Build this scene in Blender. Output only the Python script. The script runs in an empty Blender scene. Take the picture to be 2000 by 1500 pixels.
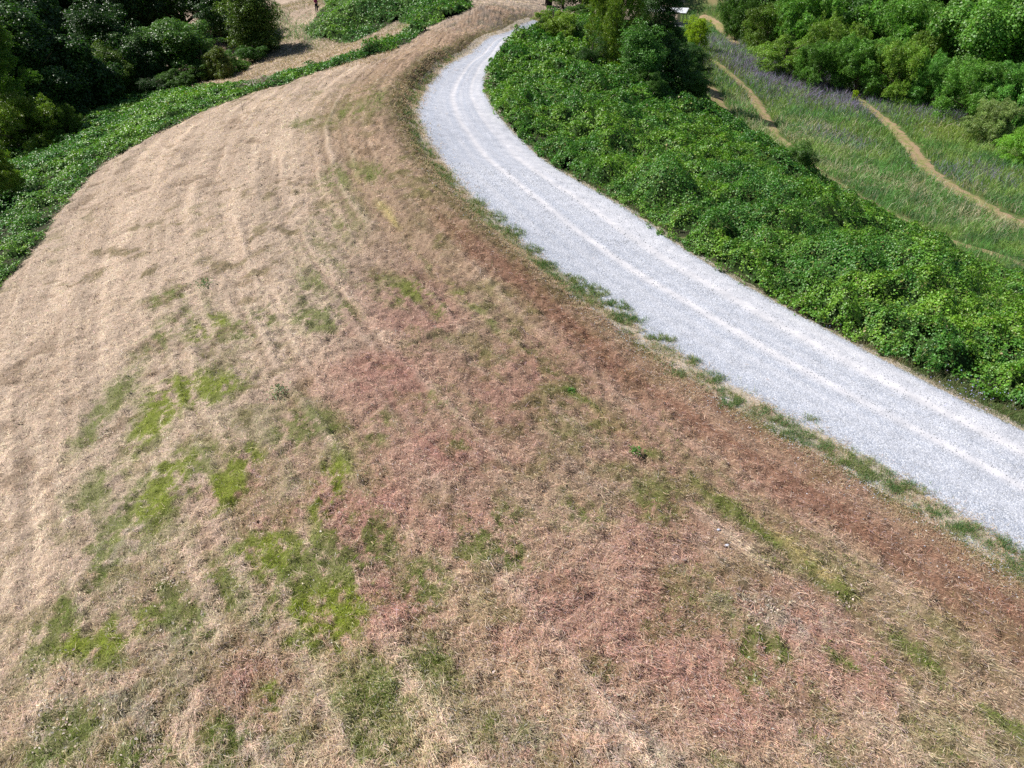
import bpy, bmesh, math, random
import numpy as np
from mathutils import Vector

# ------------------------------------------------------------------ camera, light
scene = bpy.context.scene
CAMZ, PITCH, F = 13.0, math.radians(34.0), 1387.0       # focal length in units of a 2000 px wide frame
cam_d = bpy.data.cameras.new("camera"); cam = bpy.data.objects.new("camera", cam_d)
scene.collection.objects.link(cam); scene.camera = cam
cam_d.sensor_width = 36.0; cam_d.lens = 36.0 * F / 2000.0
cam_d.clip_start = 0.1; cam_d.clip_end = 3000
cam.location = (0, 0, CAMZ); cam.rotation_euler = (math.pi / 2 - PITCH, 0, 0)

SUN_EL, SUN_DIR2 = math.radians(50), (-0.97, 0.24)       # towards the sun, on the ground plane
world = bpy.data.worlds.new("World"); scene.world = world; world.use_nodes = True
nt = world.node_tree; bg = nt.nodes["Background"]
sky = nt.nodes.new("ShaderNodeTexSky"); sky.sky_type = 'NISHITA'; sky.sun_disc = False
sky.sun_elevation = SUN_EL; sky.sun_rotation = math.atan2(SUN_DIR2[0], SUN_DIR2[1])
nt.links.new(sky.outputs[0], bg.inputs[0]); bg.inputs[1].default_value = 0.062
sd = bpy.data.lights.new("sun", 'SUN'); sd.energy = 5.0; sd.angle = math.radians(0.5); sd.color = (1.0, 0.96, 0.90)
sun = bpy.data.objects.new("sun", sd); scene.collection.objects.link(sun)
n2 = math.hypot(*SUN_DIR2)
sdir = Vector((SUN_DIR2[0] / n2 * math.cos(SUN_EL), SUN_DIR2[1] / n2 * math.cos(SUN_EL), math.sin(SUN_EL)))
sun.rotation_euler = sdir.to_track_quat('Z', 'Y').to_euler(); sun.location = sdir * 100
scene.view_settings.view_transform = 'Standard'; scene.view_settings.look = 'None'
scene.view_settings.exposure = 0.46; scene.view_settings.gamma = 1.0
scene.render.engine = 'CYCLES'
scene.cycles.max_bounces = 5; scene.cycles.diffuse_bounces = 2; scene.cycles.glossy_bounces = 2
scene.cycles.transmission_bounces = 3; scene.cycles.transparent_max_bounces = 4
scene.cycles.use_denoising = False

rng = np.random.default_rng(7)
random.seed(7)
CP, SP = math.cos(PITCH), math.sin(PITCH)

# ------------------------------------------------------------------ helpers
def ray(px, py):
    px = np.asarray(px, float); py = np.asarray(py, float)
    a = (px - 1000) / F; c = -(py - 750) / F
    return np.stack([a, CP + c * SP, -SP + c * CP], -1)

def plane_pt(px, py, z):
    d = ray(px, py); t = (z - CAMZ) / d[..., 2]
    return np.stack([d[..., 0] * t, d[..., 1] * t], -1)

def project(P):
    dep = P[..., 1] * CP - (P[..., 2] - CAMZ) * SP
    up = P[..., 1] * SP + (P[..., 2] - CAMZ) * CP
    return 1000 + F * P[..., 0] / dep, 750 - F * up / dep, dep

def hash2(i, j, s):
    h = (i.astype(np.int64) * 374761393 + j.astype(np.int64) * 668265263 + s * 2147483647 % 1013904223) & 0xffffffff
    h = ((h ^ (h >> 13)) * 1274126177) & 0xffffffff
    return ((h ^ (h >> 16)) & 0xffffff) / float(0xffffff)

def noise(x, y, s=0):
    i = np.floor(x); j = np.floor(y); u = x - i; v = y - j
    i = i.astype(np.int64); j = j.astype(np.int64)
    u = u * u * (3 - 2 * u); v = v * v * (3 - 2 * v)
    return ((hash2(i, j, s) * (1 - u) + hash2(i + 1, j, s) * u) * (1 - v)
            + (hash2(i, j + 1, s) * (1 - u) + hash2(i + 1, j + 1, s) * u) * v)

def fbm(x, y, s=0, o=4):
    a, t, w = 0, 0, 1.0
    for k in range(o):
        a = a + noise(x * 2 ** k + 17.3 * k, y * 2 ** k - 9.1 * k, s + k) * w; t += w; w *= 0.55
    return a / t

def sstep(a, b, x):
    t = np.clip((x - a) / (b - a), 0, 1); return t * t * (3 - 2 * t)

# ------------------------------------------------------------------ terrain: height through measured points
CTRL = [  # pixel x, pixel y in the photograph, ground height there
 (1000,1500,1.0),(0,1500,.2),(-600,1500,-2.2),(1000,1100,1.15),(500,1100,1.0),(500,800,1.0),(0,900,-.5),(0,600,-1.6),(150,420,-1.2),
 (330,270,-.6),(600,300,1.0),(420,450,.5),(700,200,1.1),(780,250,.8),(800,120,1.1),(700,140,.8),(850,60,1.1),(620,170,.5),(950,15,2.3),(1040,8,1.2),(870,75,1.0),
 (1000,700,.9),(1200,900,.8),(1500,1250,.7),(1900,1450,.4),(800,500,1.0),
 (1100,600,.25),(1300,780,.2),(1600,980,.15),(2000,1200,.1),(2500,1500,.1),
 (2000,960,0),(2500,1200,0),(1600,750,0),(1200,500,0),(960,300,0),(870,180,.1),(920,100,.1),(1000,60,.3),(1060,35,.7),
 (1000,200,.4),(1060,90,.3),(1400,420,.1),(1800,700,0),(2100,830,0),(1250,300,-1.2),(1200,180,-1.2),
 (1300,200,-3.4),(1450,330,-3.2),(1650,480,-2.9),(1950,640,-2.7),(2300,800,-2.7),
 (1400,200,-6.6),(1480,260,-6.4),(1600,350,-6.0),(1750,440,-6.1),(2000,540,-6.3),(2400,700,-6.3),
 (1700,300,-8.0),(1500,200,-8.0),(1900,400,-8.2),(2300,520,-8.4),(1320,48,-9.2),(1400,60,-9),(1600,120,-9),(1850,200,-9),(2200,300,-9),(1500,20,-9),
 (0,330,-4.0),(150,240,-4.5),(300,190,-4.4),(450,150,-3.6),(-400,450,-4.6),(0,180,-6.5),(200,120,-7),(-300,150,-8),(-400,700,-2.8),
 (560,100,-2.8),(500,125,-3.4),(680,85,-1.7),(760,50,-.5),(619,24,.15),(540,20,0.2),(540,60,-1.6),(830,25,1.0),(900,5,1.6),(700,10,1.4),(420,40,-4)]
cx = np.array(CTRL, float)
CXY = np.concatenate([plane_pt(cx[:, 0], cx[:, 1], cx[:, 2]),
      [[0, -25], [-25, -15], [30, -20], [-60, 0], [60, 0], [0, 230], [-150, 200], [150, 230], [-160, 60], [200, 80], [-60, 190], [60, 200], [0, -250], [250, -100], [-250, -100], [350, 300], [-350, 300], [0, 400]]])
CZ = np.concatenate([cx[:, 2], [1.0, -2, -1, -12, -7, 8, 2, 0, -13, -8, 5, -2, -10, -10, -12, 10, 8, 25]])
EPS = 3.0
def _k(d2): return np.sqrt(d2 + EPS * EPS)
_n = len(CZ)
_A = _k(((CXY[:, None] - CXY[None]) ** 2).sum(-1)); _A[np.arange(_n), np.arange(_n)] -= 0.35
_P = np.c_[np.ones(_n), CXY]
_M = np.block([[_A, _P], [_P.T, np.zeros((3, 3))]])
_w = np.linalg.solve(_M, np.r_[CZ, 0, 0, 0])

def H0(x, y):
    x = np.asarray(x, float); y = np.asarray(y, float); sh = x.shape; x = x.ravel(); y = y.ravel()
    out = np.empty(len(x))
    for a in range(0, len(x), 60000):
        X, Y = x[a:a + 60000], y[a:a + 60000]
        d2 = (X[:, None] - CXY[:, 0]) ** 2 + (Y[:, None] - CXY[:, 1]) ** 2
        out[a:a + 60000] = _k(d2) @ _w[:_n] + _w[_n] + _w[_n + 1] * X + _w[_n + 2] * Y
    return out.reshape(sh)

def on_ground(px, py, hf=H0):
    """Where the line of sight through a pixel meets the ground."""
    d = ray(px, py); d = d.reshape(-1, 3)
    ts = np.geomspace(5, 420, 500)
    res = []
    for v in d:
        P = v[None] * ts[:, None]; z = CAMZ + P[:, 2]
        hit = np.nonzero(z < hf(P[:, 0], P[:, 1]))[0]
        k = hit[0] if len(hit) else len(ts) - 1
        a, b = ts[max(k - 1, 0)], ts[k]
        for _ in range(12):
            m = (a + b) / 2; q = v * m
            if CAMZ + q[2] < hf(np.array([q[0]]), np.array([q[1]]))[0]: b = m
            else: a = m
        res.append(v[:2] * b)
    return np.array(res)

def resample(P, n):
    d = np.r_[0, np.cumsum(np.linalg.norm(np.diff(P, axis=0), axis=1))]
    t = np.linspace(0, d[-1], n)
    Q = np.stack([np.interp(t, d, P[:, i]) for i in range(P.shape[1])], -1)
    return Q
def smooth(P, k):
    for _ in range(k):
        Q = P.copy(); Q[1:-1] = (P[:-2] + 2 * P[1:-1] + P[2:]) / 4; P = Q
    return P
def inside(poly, x, y):
    r = np.zeros(x.shape, bool); n = len(poly)
    for i in range(n):
        x1, y1 = poly[i]; x2, y2 = poly[(i + 1) % n]
        if y1 == y2: continue
        c = ((y1 > y) != (y2 > y)) & (x < (x2 - x1) * (y - y1) / (y2 - y1) + x1); r ^= c
    return r

def unit0(v): return v / np.linalg.norm(v, axis=-1, keepdims=True)
# the two edges of the gravel
R_px = [(2700,1200),(2300,1000),(2000,848),(1860,780),(1700,693),(1530,600),(1330,490),(1160,375),(1075,325),(1010,270),(962,220),(941,172),(948,138),(972,100),(1003,71),(1052,46)]
L_px = [(2700,1480),(2300,1240),(2000,1072),(1850,980),(1680,880),(1500,790),(1350,705),(1250,632),(1130,553),(1000,460),(900,360),(850,290),(818,225),(832,175),(876,128),(935,90),(992,62),(1050,39)]
RE = smooth(resample(smooth(resample(on_ground(*zip(*R_px)), 60), 2), 700), 60)
LE = smooth(resample(smooth(resample(on_ground(*zip(*L_px)), 60), 2), 700), 60)
CL = smooth(resample((RE + LE) / 2, 700), 40)
_t = unit0(np.gradient(CL, axis=0)); NRM = np.c_[-_t[:, 1], _t[:, 0]]           # towards the field
WLE = smooth(np.sqrt(((CL[:, None] - LE[None]) ** 2).sum(-1)).min(1)[:, None], 40)[:, 0]
WRI = smooth(np.sqrt(((CL[:, None] - RE[None]) ** 2).sum(-1)).min(1)[:, None], 40)[:, 0]
CS = np.r_[0, np.cumsum(np.linalg.norm(np.diff(CL, axis=0), axis=1))]

# lookup table: signed distance to the road centre (positive to the left, field side), along-road metres, half width
GX, GY = np.arange(-110, 130, 0.6), np.arange(-20, 190, 0.6)
gx, gy = np.meshgrid(GX, GY, indexing='ij')
c = CL[::4]; cs = CS[::4]; cw, cw2 = WLE[::4], WRI[::4]
tan = np.gradient(c, axis=0); tan /= np.linalg.norm(tan, axis=1)[:, None]
D = np.empty(gx.size); S = np.empty(gx.size); W = np.empty(gx.size); W2 = np.empty(gx.size)
fx, fy = gx.ravel(), gy.ravel()
for a in range(0, len(fx), 40000):
    dx = fx[a:a + 40000, None] - c[:, 0]; dy = fy[a:a + 40000, None] - c[:, 1]
    d2 = dx * dx + dy * dy; k = d2.argmin(1); r = np.arange(len(k))
    al = dx[r, k] * tan[k, 0] + dy[r, k] * tan[k, 1]
    lat = dx[r, k] * -tan[k, 1] + dy[r, k] * tan[k, 0]
    al = np.where((k == 0) | (k == len(c) - 1), 0, al)
    side = np.where(np.abs(lat) > 1e-3, np.sign(lat), 1)
    D[a:a + 40000] = side * np.sqrt(d2[r, k] - al * al + 1e-9) * 1.0
    S[a:a + 40000] = cs[k] + al; W[a:a + 40000] = cw[k]; W2[a:a + 40000] = cw2[k]
D, S, W, W2 = (v.reshape(gx.shape) for v in (D, S, W, W2))
# travelling from near right to far left, the field lies on the left hand of the direction: positive
def lut(T, x, y):
    u = np.clip((x - GX[0]) / 0.6, 0, len(GX) - 1.001); v = np.clip((y - GY[0]) / 0.6, 0, len(GY) - 1.001)
    i = u.astype(int); j = v.astype(int); u = u - i; v = v - j
    return (T[i, j] * (1 - u) + T[i + 1, j] * u) * (1 - v) + (T[i, j + 1] * (1 - u) + T[i + 1, j + 1] * u) * v
def edge_d(x, y):          # metres beyond the left (field side) edge of the gravel; and beyond the right edge
    d = lut(D, x, y); return d - lut(W, x, y), -d - lut(W2, x, y)

def wpoly(px): return on_ground(*zip(*px))
PL = wpoly([(-900,900),(-300,720),(-100,630),(0,563),(60,500),(110,425),(190,330),(215,312),(260,290),(330,250),(420,208),(500,180),(560,163),(600,149),(680,123),(740,106),(795,86),(835,60),(815,56),(765,76),(700,107),(600,131),(545,148),(490,160),(470,164),(300,160),(0,120),(-500,100)])
PK = wpoly([(605,76),(640,78),(690,84),(755,50),(775,40),(830,55),(880,34),(925,14),(912,2),(880,-14),(640,-14),(635,10),(612,40),(596,60)])
_r = on_ground(*zip(*[(1100,10),(1200,-5),(1330,20),(1372,120),(1378,195),(1430,246),(1490,275),(1570,326),(1600,358),(1710,416),(1840,480),(1950,528),(2090,583),(2700,800)]))
PR = np.concatenate([smooth(resample(wpoly(R_px), 200), 4) , _r])
def in_kud(x, y):
    wx = x + 0.9 * (fbm(x * .9, y * .9, 41) - .5) + .4 * (fbm(x * 3, y * 3, 43) - .5); wy = y + 1.6 * (fbm(x * .9, y * .9, 42) - .5)
    rr = edge_d(x, y)[1] + 1.2 * (fbm(x * .8, y * .8, 44) - .5) + 1.9 * (fbm(x * 2.6, y * 2.6, 45, 2) - .5) - .1 - 1.0 * (1 - sstep(15, 23, y)) * sstep(5, 8, x)
    return (inside(PL, wx, wy) | inside(PK, wx, wy)), inside(PR, wx, wy) & (rr > .12), rr

def bank(x, y):            # the mown field ends in a small steep bank above the far half of the road
    el, er = edge_d(x, y); s = lut(S, x, y)
    m = sstep(17, 30, y) * (1 - sstep(75, 95, y))
    return m * 0.75 * sstep(0.5, 2.0, el) * (1 - sstep(2.2, 7, el))
def H1(x, y): return H0(x, y) + bank(x, y)

def streak(x, y):          # mowing lines, parallel with the road
    d = lut(D, x, y); s = lut(S, x, y)
    return fbm(d * 1.3, s * .05, 51, 3) * .6 + fbm(d * 3.1, s * .18, 52, 2) * .4
LANES = (3.9, 5.15, 6.25, 7.1, 9.0, 9.45, 11.6, 12.4, 14.7, 15.3, 18.3, 18.8, 21.2)
def lane_d(x, y):          # distance to the nearest mowing line, each with its own strength
    el = edge_d(x, y)[0] + (fbm(lut(S, x, y) * .2, x * 0, 25, 2) - .5) * .6; v = np.zeros(x.shape)
    brk = fbm(lut(S, x, y) * .35, el * 1.2, 24, 3)
    for k, c_ in enumerate(LANES):
        v = np.maximum(v, (.45 + .55 * ((k * 7) % 5) / 4) * np.exp(-((el - c_) / (.10 + .035 * (k % 3))) ** 2) * sstep(.36, .56, brk))
    return v
def micro(x, y):
    el, er = edge_d(x, y)
    amp = sstep(.8, 2.6, el)
    s = streak(x, y)
    q = fbm(x * 4.5, y * 4.5, 11, 3); r = fbm(x * 1.1, y * 1.1, 13, 3)
    return amp * ((q - .5) * .27 + (r - .5) * .20 + (s - .5) * .20 + .10 * lane_d(x, y))
def HG(x, y): return H1(x, y) + micro(x, y)
def HS(x, y):            # top of the gravel at the shoulder, else the ground
    return HG(x, y) + .03 * (1 - sstep(.9, 1.8, edge_d(x, y)[0]))

# ------------------------------------------------------------------ colours of the ground cover
def blobs(L):
    out = []
    for (px, py, rx, ry, st) in L:
        q = on_ground([px, px + rx, px], [py, py, py - ry])
        out.append((q[0], max(.2, np.linalg.norm(q[1] - q[0])), max(.2, np.linalg.norm(q[2] - q[0])), st))
    return out
GREEN = blobs([(320,800,30,50,1),(360,760,60,25,.9),(420,755,50,25,.7),(320,950,28,50,1),(370,930,35,50,.8),(440,950,30,40,1),(650,950,28,55,.95),(600,830,60,30,.7),
 (480,900,25,25,.7),(520,1080,60,40,.9),(620,1110,110,60,1.2),(700,1070,60,45,1.2),(640,1200,70,45,1.1),(150,1170,30,80,1),(150,1255,25,20,1),(230,1240,40,40,1),(240,1010,30,50,.7),
 (320,1180,40,40,.8),(400,1190,60,40,.8),(430,1130,60,40,.6),(340,640,40,40,.5),(410,640,25,20,.9),(330,580,35,14,.7),(500,630,40,25,.7),(650,620,40,25,.8),(600,615,25,14,.8),(800,570,45,22,.7),(870,590,25,25,.6),
 (970,1030,45,40,1.1),(1010,1080,25,25,.8),(930,1080,30,25,.7),(840,1140,40,50,.6),(750,1350,120,90,.4),(850,1290,60,50,.4),(560,1350,35,30,.8),(460,1450,60,40,.6),(290,1475,60,30,.8),(130,1440,50,50,.8),
 (215,790,22,50,.8),(190,960,40,50,.5),(860,780,30,30,.5),(900,855,30,22,.5),(750,830,30,40,.5),(700,230,50,15,.5),(740,210,20,12,.5),(590,240,25,8,.5),(670,350,40,25,.55),(730,350,40,16,.5),(620,550,50,50,.4),
 (660,440,60,60,.3),(1130,1000,50,30,.5),(1280,980,40,40,.5),(1420,990,40,15,.6),(1490,1260,40,30,.6),(1690,1290,60,20,.6),(1480,1330,50,30,.4),(700,1460,150,40,.4),(300,1050,80,50,.3),(1000,1420,60,60,.3),(750,545,50,16,.35)])
TUFT = blobs([(1150,570,28,10,1),(1200,600,25,8,1),(1222,625,24,8,1.1),(1290,663,22,5,.9),(1350,708,14,6,.9),(1385,742,26,9,.8),(1435,790,22,12,.9),(1110,548,24,8,.8),(1060,520,20,8,.8),(1040,490,16,8,.6),(1000,455,18,10,.7),(965,425,20,9,.5),(930,400,18,9,.4),(1490,800,20,6,.5),(1540,850,24,10,.6),(1660,905,34,14,1),(1700,925,30,10,.9),(1760,955,30,10,.9),(1820,1000,28,10,.8),(1880,1035,30,10,.8),(1940,1060,28,8,.8),(1990,1085,26,8,.9),(1330,735,22,8,.5),(1580,820,16,5,.4)])
LIME = blobs([(320,800,34,55,1),(360,760,60,28,.8),(420,755,50,25,.6),(320,950,32,55,1),(440,950,34,45,1),(650,950,30,58,.9),(640,1200,80,50,1),(520,1080,50,40,.7),(150,1255,30,25,.8),(230,1240,40,30,.8),(410,640,30,22,.8),(480,900,28,28,.7),(560,1350,35,30,.5),(850,560,60,25,.5)])
PINK = blobs([(750,740,130,60,.8),(700,980,120,70,.8),(500,960,70,60,.6),(850,880,120,50,.8),(740,1190,90,60,1),(900,1030,80,60,.7),(480,1340,60,60,.9),(1100,720,90,80,.6),(1100,1160,120,70,.6),(1250,1230,120,80,.6),(1250,860,110,60,.6),(560,1010,60,40,.7),(1300,1000,90,50,.5),(1000,760,100,80,.6),(1500,960,120,50,.5),(1000,1240,80,50,.5)])
GREY = blobs([(1550,1220,80,30,.6),(1450,1180,60,25,.6),(500,1450,90,50,.5),(250,1380,120,60,.6),(100,1460,60,40,.5),(1150,1450,150,50,.6),(250,1050,50,80,.4),(330,1260,50,90,.4)])
OLIVE = blobs([(830,300,25,60,.7),(850,380,30,50,.7),(900,450,35,50,.6),(700,200,70,30,.5),(1330,950,120,40,.5),(1650,1130,130,40,.5),(1850,1250,130,50,.6),(1100,760,60,90,.4),(1010,640,60,60,.4),(740,1380,260,90,.5),(420,1250,220,90,.35),(850,1430,260,70,.35),(1900,1430,150,80,.4),(1450,1150,120,60,.4),(1250,960,80,50,.4)])
def field(B, x, y):
    v = np.zeros(x.shape)
    for (c_, rx, ry, st) in B:
        e = ((x - c_[0]) / rx) ** 2 + ((y - c_[1]) / ry) ** 2
        v = np.maximum(v, st * np.exp(-e * .75))
    return v
def lerp(a, b, t): return a + (np.asarray(b) - a) * t[:, None]

STRAW, PALE, RUST, PINKC, OLV, GRN, LIM, DARKG, GREYC, BROWN = (np.array(v) for v in (
 (.51,.36,.255), (.68,.53,.41), (.29,.15,.10), (.50,.26,.215), (.25,.23,.09), (.15,.22,.035), (.28,.34,.045), (.05,.12,.03), (.46,.42,.39), (.22,.145,.085)))
def mown_colour(x, y):
    """Straw colours of the mown field at world points (the thing's own colour)."""
    n = len(x); st = streak(x, y); el, er = edge_d(x, y)
    b = fbm(x * .35, y * .35, 21); m = fbm(x * 1.3, y * 1.3, 22); f = fbm(x * 4, y * 4, 23, 3)
    C = np.repeat(STRAW[None], n, 0)
    dist = np.hypot(x, y)
    C = lerp(C, PALE, np.clip(sstep(.45, .65, st) * .8 * sstep(2, 9, el - 2) , 0, 1))
    C = lerp(C, PALE * 1.06, .9 * sstep(11, 20, -x + y * .55) * sstep(5, 9, el))
    C = lerp(C, BROWN, .55 * sstep(.52, .68, m) * sstep(.35, .6, b))
    br = fbm(lut(S, x, y) * .35, el * 1.2, 24, 3); wl = el + (fbm(lut(S, x, y) * .2, el * 0, 25, 2) - .5) * .6
    C = lerp(C, PALE * 1.12, .8 * lane_d(x, y)); C = lerp(C, BROWN, .45 * lane_d(x + .28, y) * (1 - lane_d(x, y)))
    fs = fbm(el * 2.6, lut(S, x, y) * .09, 27, 3)
    fs2 = fbm(el * 1.3 + 7, lut(S, x, y) * .25, 30, 3)
    C = C * (1 + (.34 * sstep(.3, .7, fs) - .17) * sstep(.35, .6, fs2) * 1.2)[:, None]
    C = lerp(C, (.52, .42, .16), .8 * np.exp(-((wl - 5.15) / .22) ** 2) * sstep(.35, .55, br) * (1 - sstep(30, 45, y)))
    C = lerp(C, PINKC, .6 * sstep(.42, .58, fbm(x * .22, y * .22, 26)) * (1 - sstep(20, 30, y)) * sstep(-9, -4, x) * sstep(4, 6, el))
    C = lerp(C, PINKC, np.clip(field(PINK, x, y) * (.35 + 1.3 * m) * 1.0, 0, .85))
    C = lerp(C, GREYC, np.clip(field(GREY, x, y) * sstep(.35, .6, f), 0, .8))
    ol = np.clip(field(OLIVE, x, y) * 1.3 * sstep(.36, .6, m * .5 + f * .5) + .45 * sstep(.56, .72, m) * sstep(.48, .6, fbm(x * .2, y * .2, 29)), 0, .9)
    C = lerp(C, OLV, ol)
    rust = .78 * (1 - sstep(1.3, 3.1, np.abs(el - 2.1 - .6 * b) * 1.7)) * (1 - sstep(26, 36, y)) 
    C = lerp(C, RUST * 1.15, np.clip(rust * (.3 + 1.5 * (fbm(el * 2.2, lut(S, x, y) * .3, 40, 3) - .2)), 0, .85))
    # steep bank above the far road: rough olive and grey brown
    bk = sstep(17, 27, y) * sstep(-.2, .5, el) * (1 - sstep(1.7, 2.8, el)) * (1 - sstep(100, 120, y))
    C = lerp(C, OLV * .8, bk * (.25 + .6 * sstep(.42, .6, f)))
    C = lerp(C, BROWN, bk * .5 * sstep(.5, .62, m))
    g = green_amt(x, y)
    C = lerp(C, GRN, np.clip(g * .9, 0, .65))
    C = lerp(C, LIM, np.clip(g * 1.1 * field(LIME, x, y) * 1.2, 0, .7))
    # tangled hump by the far bend
    hz = sstep(84, 96, y) * sstep(-25, -10, x)
    C = lerp(C, GREYC * .6, hz * .5 * sstep(.4, .6, m))
    return C
def green_amt(x, y):
    f = fbm(x * 3.2, y * 3.2, 31, 4); s = streak(x, y)
    el, er = edge_d(x, y)
    F2 = fbm(x * 6.5, y * 6.5, 36, 3)
    wide = sstep(.2, 6, el) * sstep(.44, .6, fbm(x * .5, y * .5, 37)) * .42 * (1 - sstep(20, 32, y)) * sstep(-14, -7, x)
    g = np.clip(np.maximum(field(GREEN, x + .9 * (f - .5), y + .9 * (F2 - .5)) * 2.1, wide) - .12, 0, 1.2) * sstep(.43, .56, f * .25 + fbm(el * 2.6, lut(S, x, y) * .3, 28, 3) * .35 + fbm(x * 11, y * 11, 38, 2) * .2 + F2 * .2)
    # fringe of green tufts along the field-side edge of the gravel
    fr = 1.4 * np.exp(-((el - .75) / .5) ** 2) * sstep(.46, .6, fbm(x * .9, y * .9, 33, 3)) * (1 - sstep(45, 60, y))
    fr = np.maximum(fr * .8, np.clip(field(TUFT, x, y) * 1.5 - .15, 0, 1.1) * sstep(.36, .5, fbm(x * 4.5, y * 4.5, 39, 3)))
    st = np.exp(-((el - 5.3) / .28) ** 2) * sstep(.40, .6, fbm(x * 1.1, y * 1.1, 34, 3)) * (1 - sstep(22, 30, y)) * .8
    return np.clip(np.maximum(np.maximum(g, fr), st), 0, 1)

# ------------------------------------------------------------------ mesh building
def link(o): scene.collection.objects.link(o); return o
def mesh_np(name, V, Fc, col=None, mat=None, smooth_=False, parent=None, ro=None):
    """V (n,3); Fc (m,k) same-size faces; col (n,3)."""
    me = bpy.data.meshes.new(name); V = np.ascontiguousarray(V, np.float32); Fc = np.ascontiguousarray(Fc, np.int32)
    m, k = Fc.shape
    me.vertices.add(len(V)); me.vertices.foreach_set("co", V.ravel())
    me.loops.add(m * k); me.loops.foreach_set("vertex_index", Fc.ravel())
    me.polygons.add(m); me.polygons.foreach_set("loop_start", np.arange(0, m * k, k, dtype=np.int32))
    me.polygons.foreach_set("loop_total", np.full(m, k, np.int32))
    if smooth_: me.polygons.foreach_set("use_smooth", np.ones(m, bool))
    me.update(calc_edges=True)
    if col is not None:
        at = me.attributes.new("col", 'FLOAT_COLOR', 'POINT')
        at.data.foreach_set("color", np.c_[np.clip(col, 0, 1), np.ones(len(V))].astype(np.float32).ravel())
    if mat: me.materials.append(mat)
    o = link(bpy.data.objects.new(name, me))
    if parent: o.parent = parent
    return o
def info(o, label=None, cat=None, group=None, kind=None):
    if label: o['label'] = label
    if cat: o['category'] = cat
    if group: o['group'] = group
    if kind: o['kind'] = kind
    return o

def grid_faces(nu, nv):
    i, j = np.meshgrid(np.arange(nu - 1), np.arange(nv - 1), indexing='ij')
    a = (i * nv + j).ravel(); return np.stack([a, a + nv, a + nv + 1, a + 1], 1)

def unit(v): return v / np.maximum(1e-9, np.linalg.norm(v, axis=-1, keepdims=True))
def blades(P, az, elv, L, Wd, col, bend=.3, tipf=.3):
    """Narrow bent leaves: base, middle, tip: two quads."""
    n = len(P); d = np.stack([np.cos(az) * np.cos(elv), np.sin(az) * np.cos(elv), np.sin(elv)], 1)
    tw = rng.uniform(-1, 1, n); side = unit(np.stack([-np.sin(az), np.cos(az), tw * .6], 1))
    d2 = unit(d + np.c_[rng.normal(0, bend, n), rng.normal(0, bend, n), -np.abs(rng.normal(0, bend, n)) * (elv > .5) - rng.normal(0, .1, n)])
    m = P + d * (L * .5)[:, None]; t = m + d2 * (L * .5)[:, None]; w = side * (Wd / 2)[:, None]
    V = np.stack([P - w, P + w, m + w * .9, m - w * .9, t + w * tipf, t - w * tipf], 1).reshape(-1, 3)
    b = (np.arange(n) * 6)[:, None]
    Fc = np.concatenate([b + [0, 1, 2, 3], b + [3, 2, 4, 5]])
    return V, Fc, np.repeat(col, 6, 0)
def blades1(P, az, elv, L, Wd, col):
    n = len(P); d = np.stack([np.cos(az) * np.cos(elv), np.sin(az) * np.cos(elv), np.sin(elv)], 1)
    side = unit(np.stack([-np.sin(az), np.cos(az), rng.uniform(-.6, .6, n)], 1)); w = side * (Wd / 2)[:, None]
    t = P + d * L[:, None]
    V = np.stack([P - w, P + w, t + w * .4, t - w * .4], 1).reshape(-1, 3)
    return V, (np.arange(n) * 4)[:, None] + [0, 1, 2, 3], np.repeat(col, 4, 0)
def leaves(C_, nrm, L, Wd, col, fine=True):
    n = len(C_); nrm = unit(nrm); r = rng.normal(size=(n, 3)); d = unit(r - nrm * (r * nrm).sum(1)[:, None]); s = np.cross(nrm, d)
    L = L[:, None]; Wd = Wd[:, None]; up = nrm * Wd * .16; dn = nrm * L * .10
    if fine:
        V = np.stack([C_ - d * L * .45, C_ + s * Wd * .46 - d * L * .22 + up, C_ + s * Wd * .42 + d * L * .15 + up, C_ + d * L * .55 - dn,
                      C_ - s * Wd * .42 + d * L * .15 + up, C_ - s * Wd * .46 - d * L * .22 + up], 1).reshape(-1, 3)
        b = (np.arange(n) * 6)[:, None]
        return V, np.concatenate([b + [0, 1, 2, 3], b + [0, 3, 4, 5]]), np.repeat(col, 6, 0)
    V = np.stack([C_ - d * L * .5, C_ + s * Wd * .5 + up, C_ + d * L * .5 - dn, C_ - s * Wd * .5 + up], 1).reshape(-1, 3)
    return V, (np.arange(n) * 4)[:, None] + [0, 1, 2, 3], np.repeat(col, 4, 0)
def join(parts):
    V, Fc, C_, o = [], [], [], 0
    for v, f, c_ in parts:
        V.append(v); Fc.append(f + o); C_.append(c_); o += len(v)
    return np.concatenate(V), np.concatenate(Fc), np.concatenate(C_)

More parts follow.
